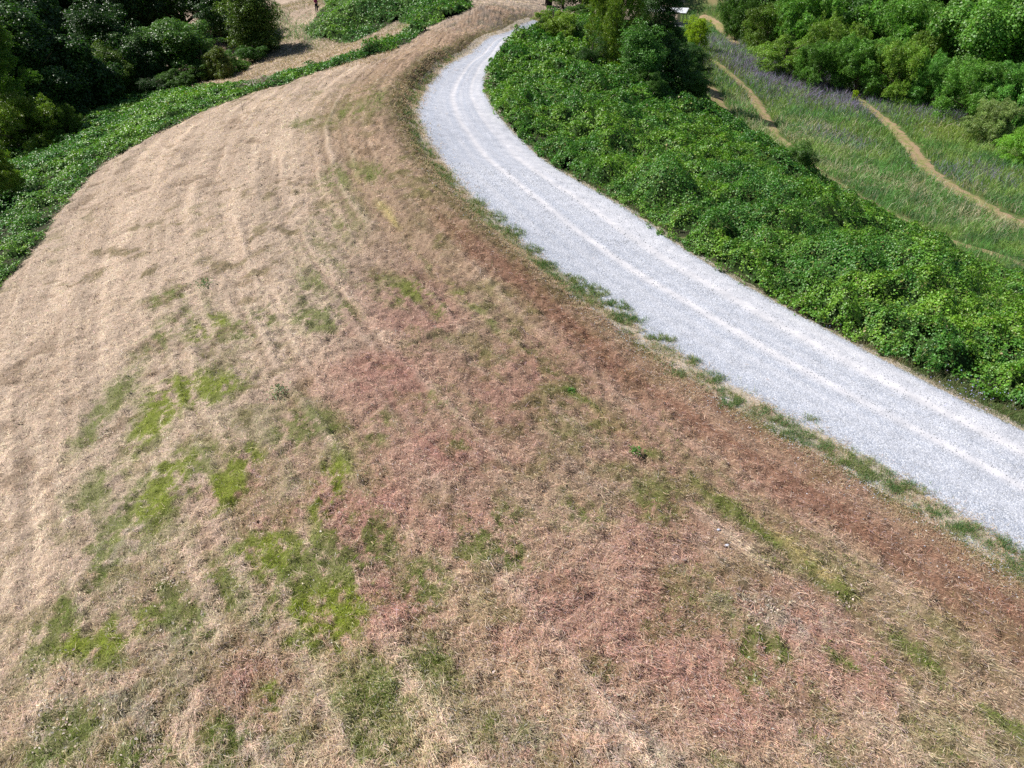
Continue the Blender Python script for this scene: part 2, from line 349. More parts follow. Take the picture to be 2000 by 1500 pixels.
# ------------------------------------------------------------------ materials
def mat_new(name):
    m = bpy.data.materials.new(name); m.use_nodes = True; n = m.node_tree
    return m, n, n.nodes["Principled BSDF"]
def N(t, k, **kw):
    x = t.nodes.new(k)
    for a, b in kw.items(): setattr(x, a, b)
    return x
def leaf_mat(name, rough=.45, spec=.5, trans=.25, tint=False, var=.25):
    m, t, p = mat_new(name); L = t.links.new
    a = N(t, "ShaderNodeAttribute", attribute_name="col"); out = a.outputs["Color"]
    if tint:
        oi = N(t, "ShaderNodeObjectInfo"); mx = N(t, "ShaderNodeMix", data_type='RGBA', blend_type='MULTIPLY'); mx.inputs[0].default_value = 1
        L(out, mx.inputs[6]); L(oi.outputs["Color"], mx.inputs[7]); out = mx.outputs[2]
    L(out, p.inputs["Base Color"]); p.inputs["Roughness"].default_value = rough; p.inputs["Specular IOR Level"].default_value = spec
    if trans:
        tr = N(t, "ShaderNodeBsdfTranslucent"); ms = N(t, "ShaderNodeMixShader"); ms.inputs[0].default_value = trans
        b = N(t, "ShaderNodeMix", data_type='RGBA', blend_type='MULTIPLY'); b.inputs[0].default_value = 1; b.inputs[7].default_value = (1.3, 1.5, .55, 1)
        L(out, b.inputs[6]); L(b.outputs[2], tr.inputs[0])
        L(p.outputs[0], ms.inputs[1]); L(tr.outputs[0], ms.inputs[2]); L(ms.outputs[0], t.nodes["Material Output"].inputs[0])
    return m
M_STRAW = leaf_mat("dry_straw", .75, .2, .15)
M_LITTER = leaf_mat("stem_tangle", .95, .03, 0)
M_GRASS = leaf_mat("grass_blades", .55, .35, .25)
M_KUDZU = leaf_mat("vine_leaves", .42, .45, .25)
M_CROWN = leaf_mat("tree_leaves", .45, .4, .28, tint=True)

def ground_mat():
    m, t, p = mat_new("ground"); L = t.links.new
    a = N(t, "ShaderNodeAttribute", attribute_name="col")
    tc = N(t, "ShaderNodeTexCoord")
    n1 = N(t, "ShaderNodeTexNoise"); n1.inputs["Scale"].default_value = 14; n1.inputs["Detail"].default_value = 8; n1.inputs["Roughness"].default_value = .75
    mp = N(t, "ShaderNodeMapping"); L(tc.outputs["Object"], mp.inputs[0]); L(mp.outputs[0], n1.inputs[0])
    r = N(t, "ShaderNodeMapRange"); r.inputs[1].default_value = .3; r.inputs[2].default_value = .7; r.inputs[3].default_value = .45; r.inputs[4].default_value = 1.3
    L(n1.outputs[0], r.inputs[0])
    mx = N(t, "ShaderNodeVectorMath", operation='SCALE'); L(a.outputs["Color"], mx.inputs[0]); L(r.outputs[0], mx.inputs[3])
    L(mx.outputs[0], p.inputs["Base Color"]); p.inputs["Roughness"].default_value = .9; p.inputs["Specular IOR Level"].default_value = .1
    bp = N(t, "ShaderNodeBump"); bp.inputs["Strength"].default_value = .9; bp.inputs["Distance"].default_value = .06
    L(n1.outputs[0], bp.inputs["Height"]); L(bp.outputs[0], p.inputs["Normal"])
    return m
def gravel_mat():
    m, t, p = mat_new("crushed_gravel"); L = t.links.new
    a = N(t, "ShaderNodeAttribute", attribute_name="col")     # R: how worn and dusty, G: plant litter
    sp = N(t, "ShaderNodeSeparateColor"); L(a.outputs["Color"], sp.inputs[0])
    tc = N(t, "ShaderNodeTexCoord")
    v = N(t, "ShaderNodeTexVoronoi"); v.inputs["Scale"].default_value = 22; v.inputs["Randomness"].default_value = 1; L(tc.outputs["Object"], v.inputs[0])
    v2 = N(t, "ShaderNodeTexVoronoi"); v2.inputs["Scale"].default_value = 60; L(tc.outputs["Object"], v2.inputs[0])
    n = N(t, "ShaderNodeTexNoise"); n.inputs["Scale"].default_value = 1.6; n.inputs["Detail"].default_value = 9; n.inputs["Roughness"].default_value = .7; L(tc.outputs["Object"], n.inputs[0])
    sv = N(t, "ShaderNodeSeparateColor"); L(v.outputs["Color"], sv.inputs[0])
    cr = N(t, "ShaderNodeValToRGB"); e = cr.color_ramp.elements
    e[0].position = 0; e[0].color = (.27, .295, .35, 1); e[1].position = 1; e[1].color = (.53, .545, .60, 1)
    x = e.new(.35); x.color = (.335, .36, .425, 1); x = e.new(.8); x.color = (.42, .445, .51, 1)
    L(sv.outputs[0], cr.inputs[0])
    du = N(t, "ShaderNodeMix", data_type='RGBA'); du.inputs[7].default_value = (.56, .545, .565, 1); L(cr.outputs[0], du.inputs[6])
    mm = N(t, "ShaderNodeMath", operation='MULTIPLY'); 
    rn = N(t, "ShaderNodeMapRange"); rn.inputs[1].default_value = .3; rn.inputs[2].default_value = .7; rn.inputs[3].default_value = .6; rn.inputs[4].default_value = 1.15; L(n.outputs[0], rn.inputs[0])
    L(sp.outputs[0], mm.inputs[0]); L(rn.outputs[0], mm.inputs[1]); L(mm.outputs[0], du.inputs[0])
    li = N(t, "ShaderNodeMix", data_type='RGBA'); li.inputs[7].default_value = (.42, .33, .22, 1); L(du.outputs[2], li.inputs[6])
    gt = N(t, "ShaderNodeMath", operation='GREATER_THAN'); ad = N(t, "ShaderNodeMath", operation='ADD')
    nf = N(t, "ShaderNodeTexNoise"); nf.inputs["Scale"].default_value = 16; nf.inputs["Detail"].default_value = 6; nf.inputs["Roughness"].default_value = .7; L(tc.outputs["Object"], nf.inputs[0])
    L(sp.outputs[1], ad.inputs[0]); L(nf.outputs[0], ad.inputs[1]); L(ad.outputs[0], gt.inputs[0]); gt.inputs[1].default_value = .95
    gm = N(t, "ShaderNodeMath", operation='MULTIPLY'); gm.inputs[1].default_value = .75; L(gt.outputs[0], gm.inputs[0])
    L(gm.outputs[0], li.inputs[0])
    wv = N(t, "ShaderNodeMapRange"); wv.inputs[1].default_value = .35; wv.inputs[2].default_value = .65; wv.inputs[3].default_value = .84; wv.inputs[4].default_value = 1.07; L(n.outputs[0], wv.inputs[0])
    sc = N(t, "ShaderNodeVectorMath", operation='SCALE'); L(li.outputs[2], sc.inputs[0]); L(wv.outputs[0], sc.inputs[3])
    L(sc.outputs[0], p.inputs["Base Color"]); p.inputs["Roughness"].default_value = .85; p.inputs["Specular IOR Level"].default_value = .25
    hs = N(t, "ShaderNodeMath", operation='ADD'); L(v.outputs["Distance"], hs.inputs[0])
    h2 = N(t, "ShaderNodeMath", operation='MULTIPLY'); h2.inputs[1].default_value = .4; L(v2.outputs["Distance"], h2.inputs[0]); L(h2.outputs[0], hs.inputs[1])
    bs = N(t, "ShaderNodeMapRange"); bs.inputs[3].default_value = .55; bs.inputs[4].default_value = .18; L(sp.outputs[0], bs.inputs[0])
    bp = N(t, "ShaderNodeBump", invert=True); bp.inputs["Distance"].default_value = .03; L(bs.outputs[0], bp.inputs["Strength"]); L(hs.outputs[0], bp.inputs["Height"]); L(bp.outputs[0], p.inputs["Normal"])
    return m
def plain(name, col, rough=.6, metal=0, nscale=8, amt=.2, spec=.4):
    m, t, p = mat_new(name); L = t.links.new
    tc = N(t, "ShaderNodeTexCoord"); n = N(t, "ShaderNodeTexNoise"); n.inputs["Scale"].default_value = nscale; n.inputs["Detail"].default_value = 5; L(tc.outputs["Object"], n.inputs[0])
    r = N(t, "ShaderNodeMapRange"); r.inputs[1].default_value = .3; r.inputs[2].default_value = .7; r.inputs[3].default_value = 1 - amt; r.inputs[4].default_value = 1 + amt; L(n.outputs[0], r.inputs[0])
    s = N(t, "ShaderNodeVectorMath", operation='SCALE'); s.inputs[0].default_value = col; L(r.outputs[0], s.inputs[3]); L(s.outputs[0], p.inputs["Base Color"])
    p.inputs["Roughness"].default_value = rough; p.inputs["Metallic"].default_value = metal; p.inputs["Specular IOR Level"].default_value = spec
    b = N(t, "ShaderNodeBump"); b.inputs["Strength"].default_value = .3; b.inputs["Distance"].default_value = .01; L(n.outputs[0], b.inputs["Height"]); L(b.outputs[0], p.inputs["Normal"])
    return m
M_GROUND = ground_mat(); M_GRAVEL = gravel_mat()
M_BARK = plain("bark", (.10, .075, .055), .9, nscale=5, amt=.4)

# ------------------------------------------------------------------ ground sheet
def warp(lo, hi, dens, k, n0):
    """Coordinates spaced `dens` near the middle and growing outwards."""
    out = [0.0]; 
    while out[-1] < hi: out.append(out[-1] + dens * (1 + max(0, out[-1] - n0) * k))
    neg = [0.0]
    while neg[-1] < -lo: neg.append(neg[-1] + dens * (1 + max(0, neg[-1] - n0) * k))
    return np.array([-v for v in neg[:0:-1]] + out)
xs = warp(-700, 700, .075, .16, 9)
ys = np.array(sorted(set(list(warp(-400, 1200, .085, .13, 10) + 12.0))))
X, Y = np.meshgrid(xs, ys, indexing='ij'); x, y = X.ravel(), Y.ravel()
h0 = H1(x, y)
mic = micro(x, y); kl, kr, rr = in_kud(x, y); el, er = edge_d(x, y)
mown = (el > 0.2) & ~kl
z = h0 + np.where(mown, mic, 0)
far = np.hypot(x, y)
z = np.where((el < 2.2) & (er < .8), h0 - .05 * (1 - sstep(.3, 1.5, el)) + micro(x, y) * sstep(.6, 1.5, el) + .05 * (fbm(x * 3, y * 3, 15, 3) - .5) * sstep(.3, .9, el), z)
# valley side (right of the road): meadow soil
C = mown_colour(x, y)
mb = fbm(x * .25, y * .25, 61); mf = fbm(x * 1.5, y * 1.5, 62)
MEADOW = lerp(np.repeat(np.array([[.11, .155, .05]]), len(x), 0), (.27, .22, .11), sstep(.5, .7, mf * .5 + mb * .5))
right = er > .5
C = np.where(right[:, None], MEADOW, C)
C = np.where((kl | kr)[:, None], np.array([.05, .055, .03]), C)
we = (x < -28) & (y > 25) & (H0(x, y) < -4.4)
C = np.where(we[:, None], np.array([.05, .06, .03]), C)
C = np.where(((el < .3) & (er < .5))[:, None], np.array([.42, .39, .36]), C)
C = np.where((mown & (el > 1))[:, None], C * .62, C)  # shade in the gaps between straw blades painted into the ground colour
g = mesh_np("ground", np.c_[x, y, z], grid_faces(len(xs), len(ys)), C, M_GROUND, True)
info(g, "mown straw covered ground falling away to green slopes on both sides", "ground", kind="structure")

# gravel road sheet
nr, na = 1500, 64
_i = np.linspace(0, len(CL) - 1, nr); _o = np.arange(len(CL))
def ri(a): return np.stack([np.interp(_i, _o, a[:, k]) for k in range(a.shape[1])], -1)
_c, _nm = ri(CL), ri(NRM); _wl, _wr = ri(WLE[:, None]), ri(WRI[:, None])
Lr, Rr = _c + _nm * _wl, _c - _nm * _wr
s_ = np.interp(_i, _o, CS)
tt = np.linspace(0, 1, na)
acr = unit(Rr - Lr)
jl = (fbm(s_ * .5, s_ * 0, 71) - .5) * .5 + 1.7
jr = (fbm(s_ * .7, s_ * 0, 73) - .5) * .6 + (fbm(s_ * 4, s_ * 0, 74) - .5) * .3 + .35
Lj = Lr - acr * jl[:, None]; Rj = Rr + acr * jr[:, None]
uw = np.linalg.norm(Rr - Lr, axis=1)[:, None]
P = Lj[:, None] * (1 - tt)[None, :, None] + Rj[:, None] * tt[None, :, None]
wid = np.linalg.norm(Rj - Lj, axis=1)[:, None]
uu = (tt[None] * wid - jl[:, None]) / np.linalg.norm(Rr - Lr, axis=1)[:, None]      # 0 at the field edge, 1 at the vine edge
rz = H1(P[..., 0], P[..., 1])
SS = np.broadcast_to(s_[:, None], uu.shape)
wob = (fbm(SS * .12, SS * 0, 75) - .5) * .05
def gauss(c, w): return np.exp(-((uu + wob - c) / w) ** 2)
worn = .55 * (fbm(uu * 16, SS * .06, 70, 3) - .42) + .6 * gauss(.48, .034) + .4 * gauss(.46, .07) + .6 * gauss(.79, .038) + .55 * gauss(.87, .12) + .3 * gauss(.60, .035) + .2 * gauss(.68, .03) + .2 * gauss(.22, .08) + .15 * gauss(.33, .03)
worn = np.clip(worn * (.6 + .8 * fbm(SS * .35, uu * 22, 76)) + .12 * (fbm(SS * .5, uu * 20, 77) - .4), 0, 1)
litter = np.clip(sstep(-.9, .8, -uu * uw) * .68 + sstep(.985, 1.05, uu) * .7, 0, 1) * (.5 + fbm(SS * 1.2, uu * 6, 78))
rz = rz + .022 - .035 * gauss(.48, .05) * 0.5 - .015 * gauss(.79, .06) - .10 * sstep(.5, 1.75, -uu * uw) - .03 * sstep(.98, 1.08, uu) + .012 * (fbm(SS * 2, uu * 12, 79) - .5)
road = mesh_np("gravel_road", np.c_[P[..., 0].ravel(), P[..., 1].ravel(), rz.ravel()], grid_faces(nr, na)[:, ::-1], np.c_[worn.ravel(), litter.ravel(), 0 * worn.ravel()], M_GRAVEL, True)
info(road, "pale grey gravel road with wheel tracks curving round the field", "road", kind="structure")

# dirt paths in the valley
def path(px, w0, w1, name, label):
    c_ = smooth(resample(on_ground(*zip(*px)), 240), 30); n = len(c_)
    tg = unit(np.gradient(c_, axis=0)); nm = np.c_[-tg[:, 1], tg[:, 0]]; s = np.arange(n) * .35
    ws = np.linspace(w0, w1, n)
    a = ws / 2 + (fbm(s, s * 0, 81) - .5) * 1.0 * ws / 2; b = ws / 2 + (fbm(s, s * 0 + 9, 82) - .5) * 1.0 * ws / 2
    k = np.linspace(0, 1, 9); Pp = (c_ - nm * a[:, None])[:, None] * (1 - k)[None, :, None] + (c_ + nm * b[:, None])[:, None] * k[None, :, None]
    zz = H1(Pp[..., 0], Pp[..., 1]) + .05
    q = fbm(Pp[..., 0] * 1.5, Pp[..., 1] * 1.5, 83).ravel(); zz = zz + .10 * (fbm(Pp[..., 0] * 1.2, Pp[..., 1] * 1.2, 84) - .5) - .10 * (np.abs(k - .5) * 2)[None] ** 3; kk = np.abs(np.broadcast_to(k[None], zz.shape).ravel() - .5) * 2
    col = lerp(np.repeat(np.array([[.40, .285, .175]]), len(q), 0), (.20, .24, .06), np.clip(sstep(.5, .62, q) * .7 + (kk < .2) * .45, 0, .8))
    o = mesh_np(name, np.c_[Pp[..., 0].ravel(), Pp[..., 1].ravel(), zz.ravel()], grid_faces(n, 9), col, M_GROUND, True)
    info(o, label, "path", kind="structure")
    return c_, ws
PATHS = [path([(1655,178),(1700,212),(1745,250),(1780,290),(1808,330),(1840,355),(1900,390),(2000,440),(2200,530)], 1.6, 2.6, "dirt_path", "worn dirt path curving through the meadow below the woods"),
         path([(1385,115),(1430,148),(1468,185),(1492,225),(1512,262),(1600,338),(1730,412),(1850,472),(1960,500),(2100,560)], 1.9, 1.5, "dirt_path.001", "pale dirt path along the foot of the vine covered slope"),
         path([(1340,60),(1375,30),(1400,45),(1420,70),(1440,90)], 2.5, 2.5, "dirt_path.002", "short mown track beside the far shelter"),
         path([(1366,146),(1390,172),(1405,205),(1425,235),(1450,262)], 1.8, 2.6, "dirt_path.003", "bare sandy strip just right of the vine mounds")]
def near_path(x, y, mul=.5):
    x = x + .8 * (fbm(x * 1.3, y * 1.3, 85) - .5); y = y + .8 * (fbm(x * 1.3, y * 1.3, 86) - .5)
    r = np.zeros(x.shape, bool)
    for c_, ws in PATHS:
        q = c_[::4]; w = ws[::4]
        for i in range(0, len(q)):
            r |= (x - q[i, 0]) ** 2 + (y - q[i, 1]) ** 2 < (w[i] * mul) ** 2
    return r

def polar(n, r0, r1, p, a0=-60, a1=60):
    """Points whose density falls with distance from the viewpoint."""
    u = rng.random(n)
    r = (r0 ** (2 - p) + u * (r1 ** (2 - p) - r0 ** (2 - p))) ** (1 / (2 - p)) if abs(p - 2) > 1e-3 else r0 * (r1 / r0) ** u
    a = np.radians(rng.uniform(a0, a1, n)); return r * np.sin(a), r * np.cos(a), r

def jit(C_, v, s=.06):
    n = len(C_); return np.clip(C_ * (1 + rng.normal(0, v, n))[:, None] * (1 + rng.normal(0, s, (n, 3))), .004, .95)

# ------------------------------------------------------------------ mown straw
x, y, r = polar(1050000, 5.0, 135, 2.1)
el, er = edge_d(x, y); kl, kr, _ = in_kud(x, y)
e2 = el + 1.2 * (fbm(x * 1.1, y * 1.1, 91) - .5) * 2 + rng.exponential(.4, len(x))
sprk = (el > -.3) & (el < 1.6) & (rng.random(len(x)) < .35 * sstep(-.3, 1.2, el) * sstep(.4, .6, fbm(x * 1.7, y * 1.7, 98, 3)))
keep = sprk | (e2 > 1.25 + .2 * (1 - sstep(25, 35, y)) - 1.0 * sstep(30, 45, y)) & ~kl & ~((H0(x, y) < -4.2) & (x < -25))
x, y, r = x[keep], y[keep], r[keep]; el = el[keep]; n = len(x)
C = mown_colour(x, y); ga = green_amt(x, y)
isg = rng.random(n) < np.clip(ga * .85, 0, 1)
C = np.where((rng.random(n) < .18)[:, None], lerp(C, PALE, np.full(n, .7)), C)
dk = rng.random(n) < .16; C = np.where(dk[:, None], C * .5, C); C = np.where((rng.random(n) < .10)[:, None], lerp(C, (.40, .33, .36), np.full(n, .7)), C); C = C * 1.12
C = jit(C, .2)
zz = HS(x, y) + rng.uniform(-.01, .065, n) + .03 * sstep(.5, .7, fbm(x * 5, y * 5, 92, 2))
sc = np.clip(r / 17, 1, 6); d3 = np.sqrt(r * r + 144)
L_ = np.clip(rng.exponential(.045, n) + .035, 0, .22) * sc ** .75; Wd = rng.uniform(.004, .010, n) * sc * .95
az = rng.uniform(0, 2 * np.pi, n)
elv = np.where(isg, rng.uniform(.4, 1.3, n), np.abs(rng.normal(0, .27, n)))
L_ = np.where(isg, rng.uniform(.05, .11, n) * sc ** .8, L_)
keep_s = ~isg
# clumps: straw in one lump shares a direction
ca = fbm(x * 2.2, y * 2.2, 93, 2) * 14; az = np.where(rng.random(n) < .40, ca + rng.normal(0, .45, n), az)
_e = .3; tx = -(lut(D, x, y + _e) - lut(D, x, y - _e)); ty = lut(D, x + _e, y) - lut(D, x - _e, y)
az = np.where(rng.random(n) < .30 + .5 * lane_d(x, y), np.arctan2(ty, tx) + rng.normal(0, .3, n), az)
nearm = r < 22
parts = []
for m_ in (nearm & keep_s, ~nearm & keep_s):
    f_ = blades if m_ is not None and (m_ & nearm).any() else blades1
    a_ = np.nonzero(m_)[0]
    parts.append(f_(np.c_[x, y, zz][a_], az[a_], elv[a_], L_[a_], Wd[a_], C[a_]))
V, Fc, Cc = join(parts)
o = mesh_np("mown_straw", V, Fc, Cc, M_STRAW); info(o, "dry mown straw and hay scattered over the ridge", "straw", kind="stuff")

# short green grass in patches
def grow(n, r0, r1, p, test, hmin, hmax, wmin, col, name, label, mat, cat, zf=H1, ang=(.7, 1.45), scl=17, cap=6, az_=(-60, 60), extra=None):
    x, y, r = polar(n, r0, r1, p, *az_); k = test(x, y); x, y, r = x[k], y[k], r[k]; n = len(x)
    sc = np.clip(r / scl, 1, cap); C_ = col(x, y)
    L_ = rng.uniform(hmin, hmax, n) * sc ** .35
    if name == 'green_grass': L_ = L_ * np.where(edge_d(x, y)[0] < 1.5, 1.7, 1)
    if extra is not None: L_ = L_ * extra(x, y)
    V, Fc, Cc = blades(np.c_[x, y, zf(x, y) - .01], rng.uniform(0, 2 * np.pi, n), rng.uniform(*ang, n), L_, rng.uniform(.7, 1.3, n) * wmin * sc, jit(C_, .22), .45)
    o = mesh_np(name, V, Fc, Cc, mat); info(o, label, cat, kind="stuff"); return o
def gcol(x, y):
    n = len(x); C_ = np.repeat(np.array([[.19, .285, .035]]), n, 0)
    C_ = lerp(C_, (.36, .43, .035), np.clip(field(LIME, x, y) * 1.9 * fbm(x * 2, y * 2, 95) * 2.2, 0, 1)); C_ = lerp(C_, (.22, .26, .05), sstep(.45, .6, fbm(x * 1.3, y * 1.3, 96)) * .7 * (field(LIME, x, y) < .5))
    el, _ = edge_d(x, y); C_ = lerp(C_, (.07, .16, .04), (el < 1.5) * .8)
    C_ = lerp(C_, (.34, .30, .12), (rng.random(n) < .18) * .8)
    return C_
def gtest(x, y):
    el, er = edge_d(x, y); kl, kr, _ = in_kud(x, y)
    return (rng.random(len(x)) < green_amt(x, y) * np.where(el < 1.6, 1, 1.25)) & (er < -1.5) & ~kl
grow(900000, 5, 75, 2.15, gtest, .05, .13, .006, gcol, "green_grass", "fresh green grass growing in patches through the mown straw", M_GRASS, "grass", zf=HS)

def along(n, o0, o1, lim=75):
    kp = _c[:, 1] > 2; rr_ = np.hypot(_c[:, 0], _c[:, 1]); w_ = np.where(kp & (rr_ < lim), 1 / rr_ ** 1.3, 0); k = rng.choice(nr, n, p=w_ / w_.sum())
    o_ = rng.uniform(o0, o1, n); q = Lr[k] + _nm[k] * o_[:, None] + rng.normal(0, .05, (n, 2)); return q[:, 0], q[:, 1], o_
def shoulder(n, o0, o1, amt, col, hmin, hmax, w_, ang, name, label, mat, cat, bend=.4):
    x, y, o_ = along(n, o0, o1); k = rng.random(n) < amt(x, y, o_); x, y, o_ = x[k], y[k], o_[k]; m = len(x); r = np.hypot(x, y); sc = np.clip(r / 18, 1, 4)
    V, Fc, Cc = blades(np.c_[x, y, HS(x, y) + rng.uniform(-.005, .02, m)], rng.uniform(0, 6.28, m), rng.uniform(*ang, m), rng.uniform(hmin, hmax, m) * sc ** .4, rng.uniform(.7, 1.3, m) * w_ * sc, jit(col(x, y), .22), bend)
    o = mesh_np(name, V, Fc, Cc, mat); info(o, label, cat, kind="stuff")
def tuft_amt(x, y, o_):
    b = fbm(x * 5, y * 5, 39, 3); a = fbm(x * .8, y * .8, 99, 3)
    near = sstep(40, 30, y * 0 + y)
    line = np.exp(-((o_ - .75 - .5 * (a - .5)) / .45) ** 2) * sstep(.46, .58, fbm(x * 1.5, y * 1.5, 100, 3)) * .7
    ri_ = np.exp(-((o_ - .35) / .4) ** 2) * sstep(12, 16, x + 0 * y) * 0
    return np.clip(np.maximum(np.clip(field(TUFT, x, y) * 1.6 - .1, 0, 1), line), 0, 1) * sstep(.38, .55, b)
def tuft_col(x, y):
    n = len(x); C_ = np.repeat([[.075, .17, .045]], n, 0); C_ = lerp(C_, (.16, .22, .06), sstep(.4, .65, fbm(x * 2, y * 2, 101))); return lerp(C_, (.34, .28, .15), (rng.random(n) < .2) * .8)
shoulder(330000, -.6, 2.0, tuft_amt, tuft_col, .06, .17, .008, (.25, 1.4), "shoulder_grass", "ragged green tufts on the gravel shoulder beside the field", M_GRASS, "grass")
shoulder(150000, -.5, 1.9, lambda x, y, o_: .65 * sstep(-.5, 1.0, o_) * sstep(.36, .6, fbm(x * 1.6, y * 1.6, 98, 3)), lambda x, y: lerp(np.repeat([[.50, .38, .25]], len(x), 0), (.30, .18, .11), (rng.random(len(x)) < .45) * .8), .05, .14, .007, (-.05, .6), "shoulder_straw", "thin dry straw drifted over the gravel shoulder", M_STRAW, "straw")

# rust brown dead weeds along the field edge of the road
def rtest(x, y):
    el, er = edge_d(x, y); m = (1 - sstep(.3, 1.6, np.abs(el - 2.3))) ; q = streak(x, y)
    m2 = sstep(17, 27, y) * (1 - sstep(95, 110, y)) * (el > .2) * (el < 2.3)
    return rng.random(len(x)) < np.maximum(m * sstep(.4, .6, q) * .32 * (1 - sstep(28, 40, y)), m2 * .75)
def rcol(x, y):
    n = len(x); C_ = np.repeat(RUST[None] * .95, n, 0); C_ = lerp(C_, (.40, .22, .12), rng.random(n) * .8)
    b = sstep(17, 27, y); f = fbm(x * 1.5, y * 1.5, 97)
    C_ = lerp(C_, (.30, .25, .12), b * .8); C_ = lerp(C_, (.12, .17, .04), b * sstep(.42, .6, f) * .9); return C_
grow(420000, 9, 120, 2.0, rtest, .05, .14, .006, rcol, "dead_weeds", "rust brown dead weeds along the field side of the road", M_STRAW, "weeds", ang=(.3, 1.3), zf=HS, extra=lambda x, y: 1 + 1.6 * sstep(17, 30, y))

# loose stones at the edges of the gravel
def stones(n):
    k = rng.integers(0, nr - 1, n * 3); d = rng.exponential(.35, n * 3) * rng.choice([1, -.5], n * 3) + .8
    p = Lr[k] - acr[k] * (d - .15)[:, None] + rng.normal(0, .1, (n * 3, 2))
    far_ = np.hypot(p[:, 0], p[:, 1]); ok = (rng.random(n * 3) < np.clip(15 / far_, 0, 1) ** 2.2) & (far_ < 38)
    p = p[ok][:n]; n = len(p); far_ = np.hypot(p[:, 0], p[:, 1])
    # second set: whole road surface, coarse stones
    k = rng.integers(0, nr - 1, 260000); t = rng.random(260000); q = Lr[k] * (1 - t)[:, None] + Rr[k] * t[:, None] + rng.normal(0, .1, (260000, 2))
    wr = np.exp(-((t - .48) / .05) ** 2) + np.exp(-((t - .80) / .07) ** 2) + sstep(.85, 1, t) * .6
    f2 = np.hypot(q[:, 0], q[:, 1]); ok = (f2 < 42) & (rng.random(260000) < np.clip(14 / f2, 0, 1) ** 1.5) & (rng.random(260000) > wr)
    p = np.concatenate([p, q[ok]]); n = len(p); far_ = np.hypot(p[:, 0], p[:, 1])
    s = rng.uniform(.010, .024, n) * np.clip(far_ / 20, 1, 2)
    base = np.array([[1, 0, 0], [0, 1, 0], [-1, 0, 0], [0, -1, 0], [.2, .1, .9]])
    R = rng.uniform(0, 6.28, n); Vv = base[None] * s[:, None, None] * rng.uniform(.6, 1.3, (n, 5, 3))
    cR, sR = np.cos(R)[:, None], np.sin(R)[:, None]
    Vx = Vv[..., 0] * cR - Vv[..., 1] * sR; Vy = Vv[..., 0] * sR + Vv[..., 1] * cR
    el, er = edge_d(p[:, 0], p[:, 1])
    zb = H1(p[:, 0], p[:, 1]) + np.where(el < 0, .018, .0) + micro(p[:, 0], p[:, 1]) + .004
    V = np.stack([Vx + p[:, :1], Vy + p[:, 1:], Vv[..., 2] + zb[:, None]], -1).reshape(-1, 3)
    b = (np.arange(n) * 5)[:, None]; Fc = np.concatenate([b + [0, 1, 4], b + [1, 2, 4], b + [2, 3, 4], b + [3, 0, 4]])
    g_ = rng.uniform(.25, .62, n)[:, None] * np.array([[.93, .96, 1.04]])
    o = mesh_np("loose_gravel", V, Fc, np.repeat(g_, 5, 0), M_STONE); info(o, "loose pale stones on and beside the gravel road", "gravel", kind="stuff")
M_STONE = leaf_mat("stone", .8, .3, 0)
stones(26000)

# ------------------------------------------------------------------ climbing vine cover
MOUNDS = []   # x, y, radius, height
def add_mound(px, py, rpx, h):
    q = on_ground([px, px + rpx], [py, py]); MOUNDS.append((q[0][0], q[0][1], np.linalg.norm(q[1] - q[0]), h))
for m_ in [(1300,385,55,1.5),(1335,205,50,.6),(1545,345,40,.7),(1300,400,40,1.1),(1440,400,40,.7),(1620,470,40,.8),(1510,440,40,.6),(1180,330,40,.7),(1760,600,50,.8),(1950,700,60,.7),(1640,560,40,.5),(1380,470,30,.5),(1465,262,40,.5),(1130,170,50,.6),(1180,250,60,.9),(1690,470,50,1.2),(1470,380,60,.8),
           (1700,560,80,1.0),(1900,640,80,.9),(1420,300,60,.6),(1100,330,40,.7),(1230,450,40,.6),(1580,450,60,.7),(260,270,30,.9),(230,250,50,1.1),
           (660,40,40,1.8),(720,20,50,2.0),(800,20,50,1.8),(650,70,40,1.2),(870,15,40,1.2),(1100,60,50,.8),(60,330,80,1.2),(0,420,60,.9),(400,190,40,.6)]: add_mound(*m_)
def kud_h2(x, y):
    kl, kr, rr = in_kud(x, y)
    b = fbm(x * .42, y * .42, 101, 3); f = fbm(x * 1.5, y * 1.5, 102, 3)
    h = .2 + .75 * sstep(.38, .68, b) + .75 * (f - .36) + 1.8 * np.maximum(0, fbm(x * .9, y * .9, 103, 2) - .5)
    h = np.where(x < -15, h * .45, h * .95)
    for (mx, my, mr, mh) in MOUNDS:
        h = h + mh * (.85 if mx > 0 else .3) * np.exp(-(((x - mx) ** 2 + (y - my) ** 2) / (mr * mr)) ** 1.6)
    edge = np.where(edge_d(x, y)[1] > -1, np.clip(rr / 1.4, 0, 1) * edge_r(x, y), edge_l(x, y))
    return np.maximum(.06, h * (.25 + .75 * edge))
EDX, EDY = np.arange(-90, 10, .5), np.arange(0, 170, .5)
_ex, _ey = np.meshgrid(EDX, EDY, indexing='ij'); _kl = in_kud(_ex.ravel(), _ey.ravel())[0].reshape(_ex.shape).astype(float)
for _ in range(3):
    _q = _kl.copy(); _q[1:-1, 1:-1] = (_kl[1:-1, 1:-1] + _kl[2:, 1:-1] + _kl[:-2, 1:-1] + _kl[1:-1, 2:] + _kl[1:-1, :-2]) / 5; _kl = _q
_rx, _ry = np.meshgrid(np.arange(-20, 110, .7), np.arange(0, 200, .7), indexing='ij'); _kr = in_kud(_rx.ravel(), _ry.ravel())[1].reshape(_rx.shape).astype(float)
for _ in range(45):
    _q = _kr.copy(); _q[1:-1, 1:-1] = (_kr[1:-1, 1:-1] + _kr[2:, 1:-1] + _kr[:-2, 1:-1] + _kr[1:-1, 2:] + _kr[1:-1, :-2]) / 5; _kr = _q
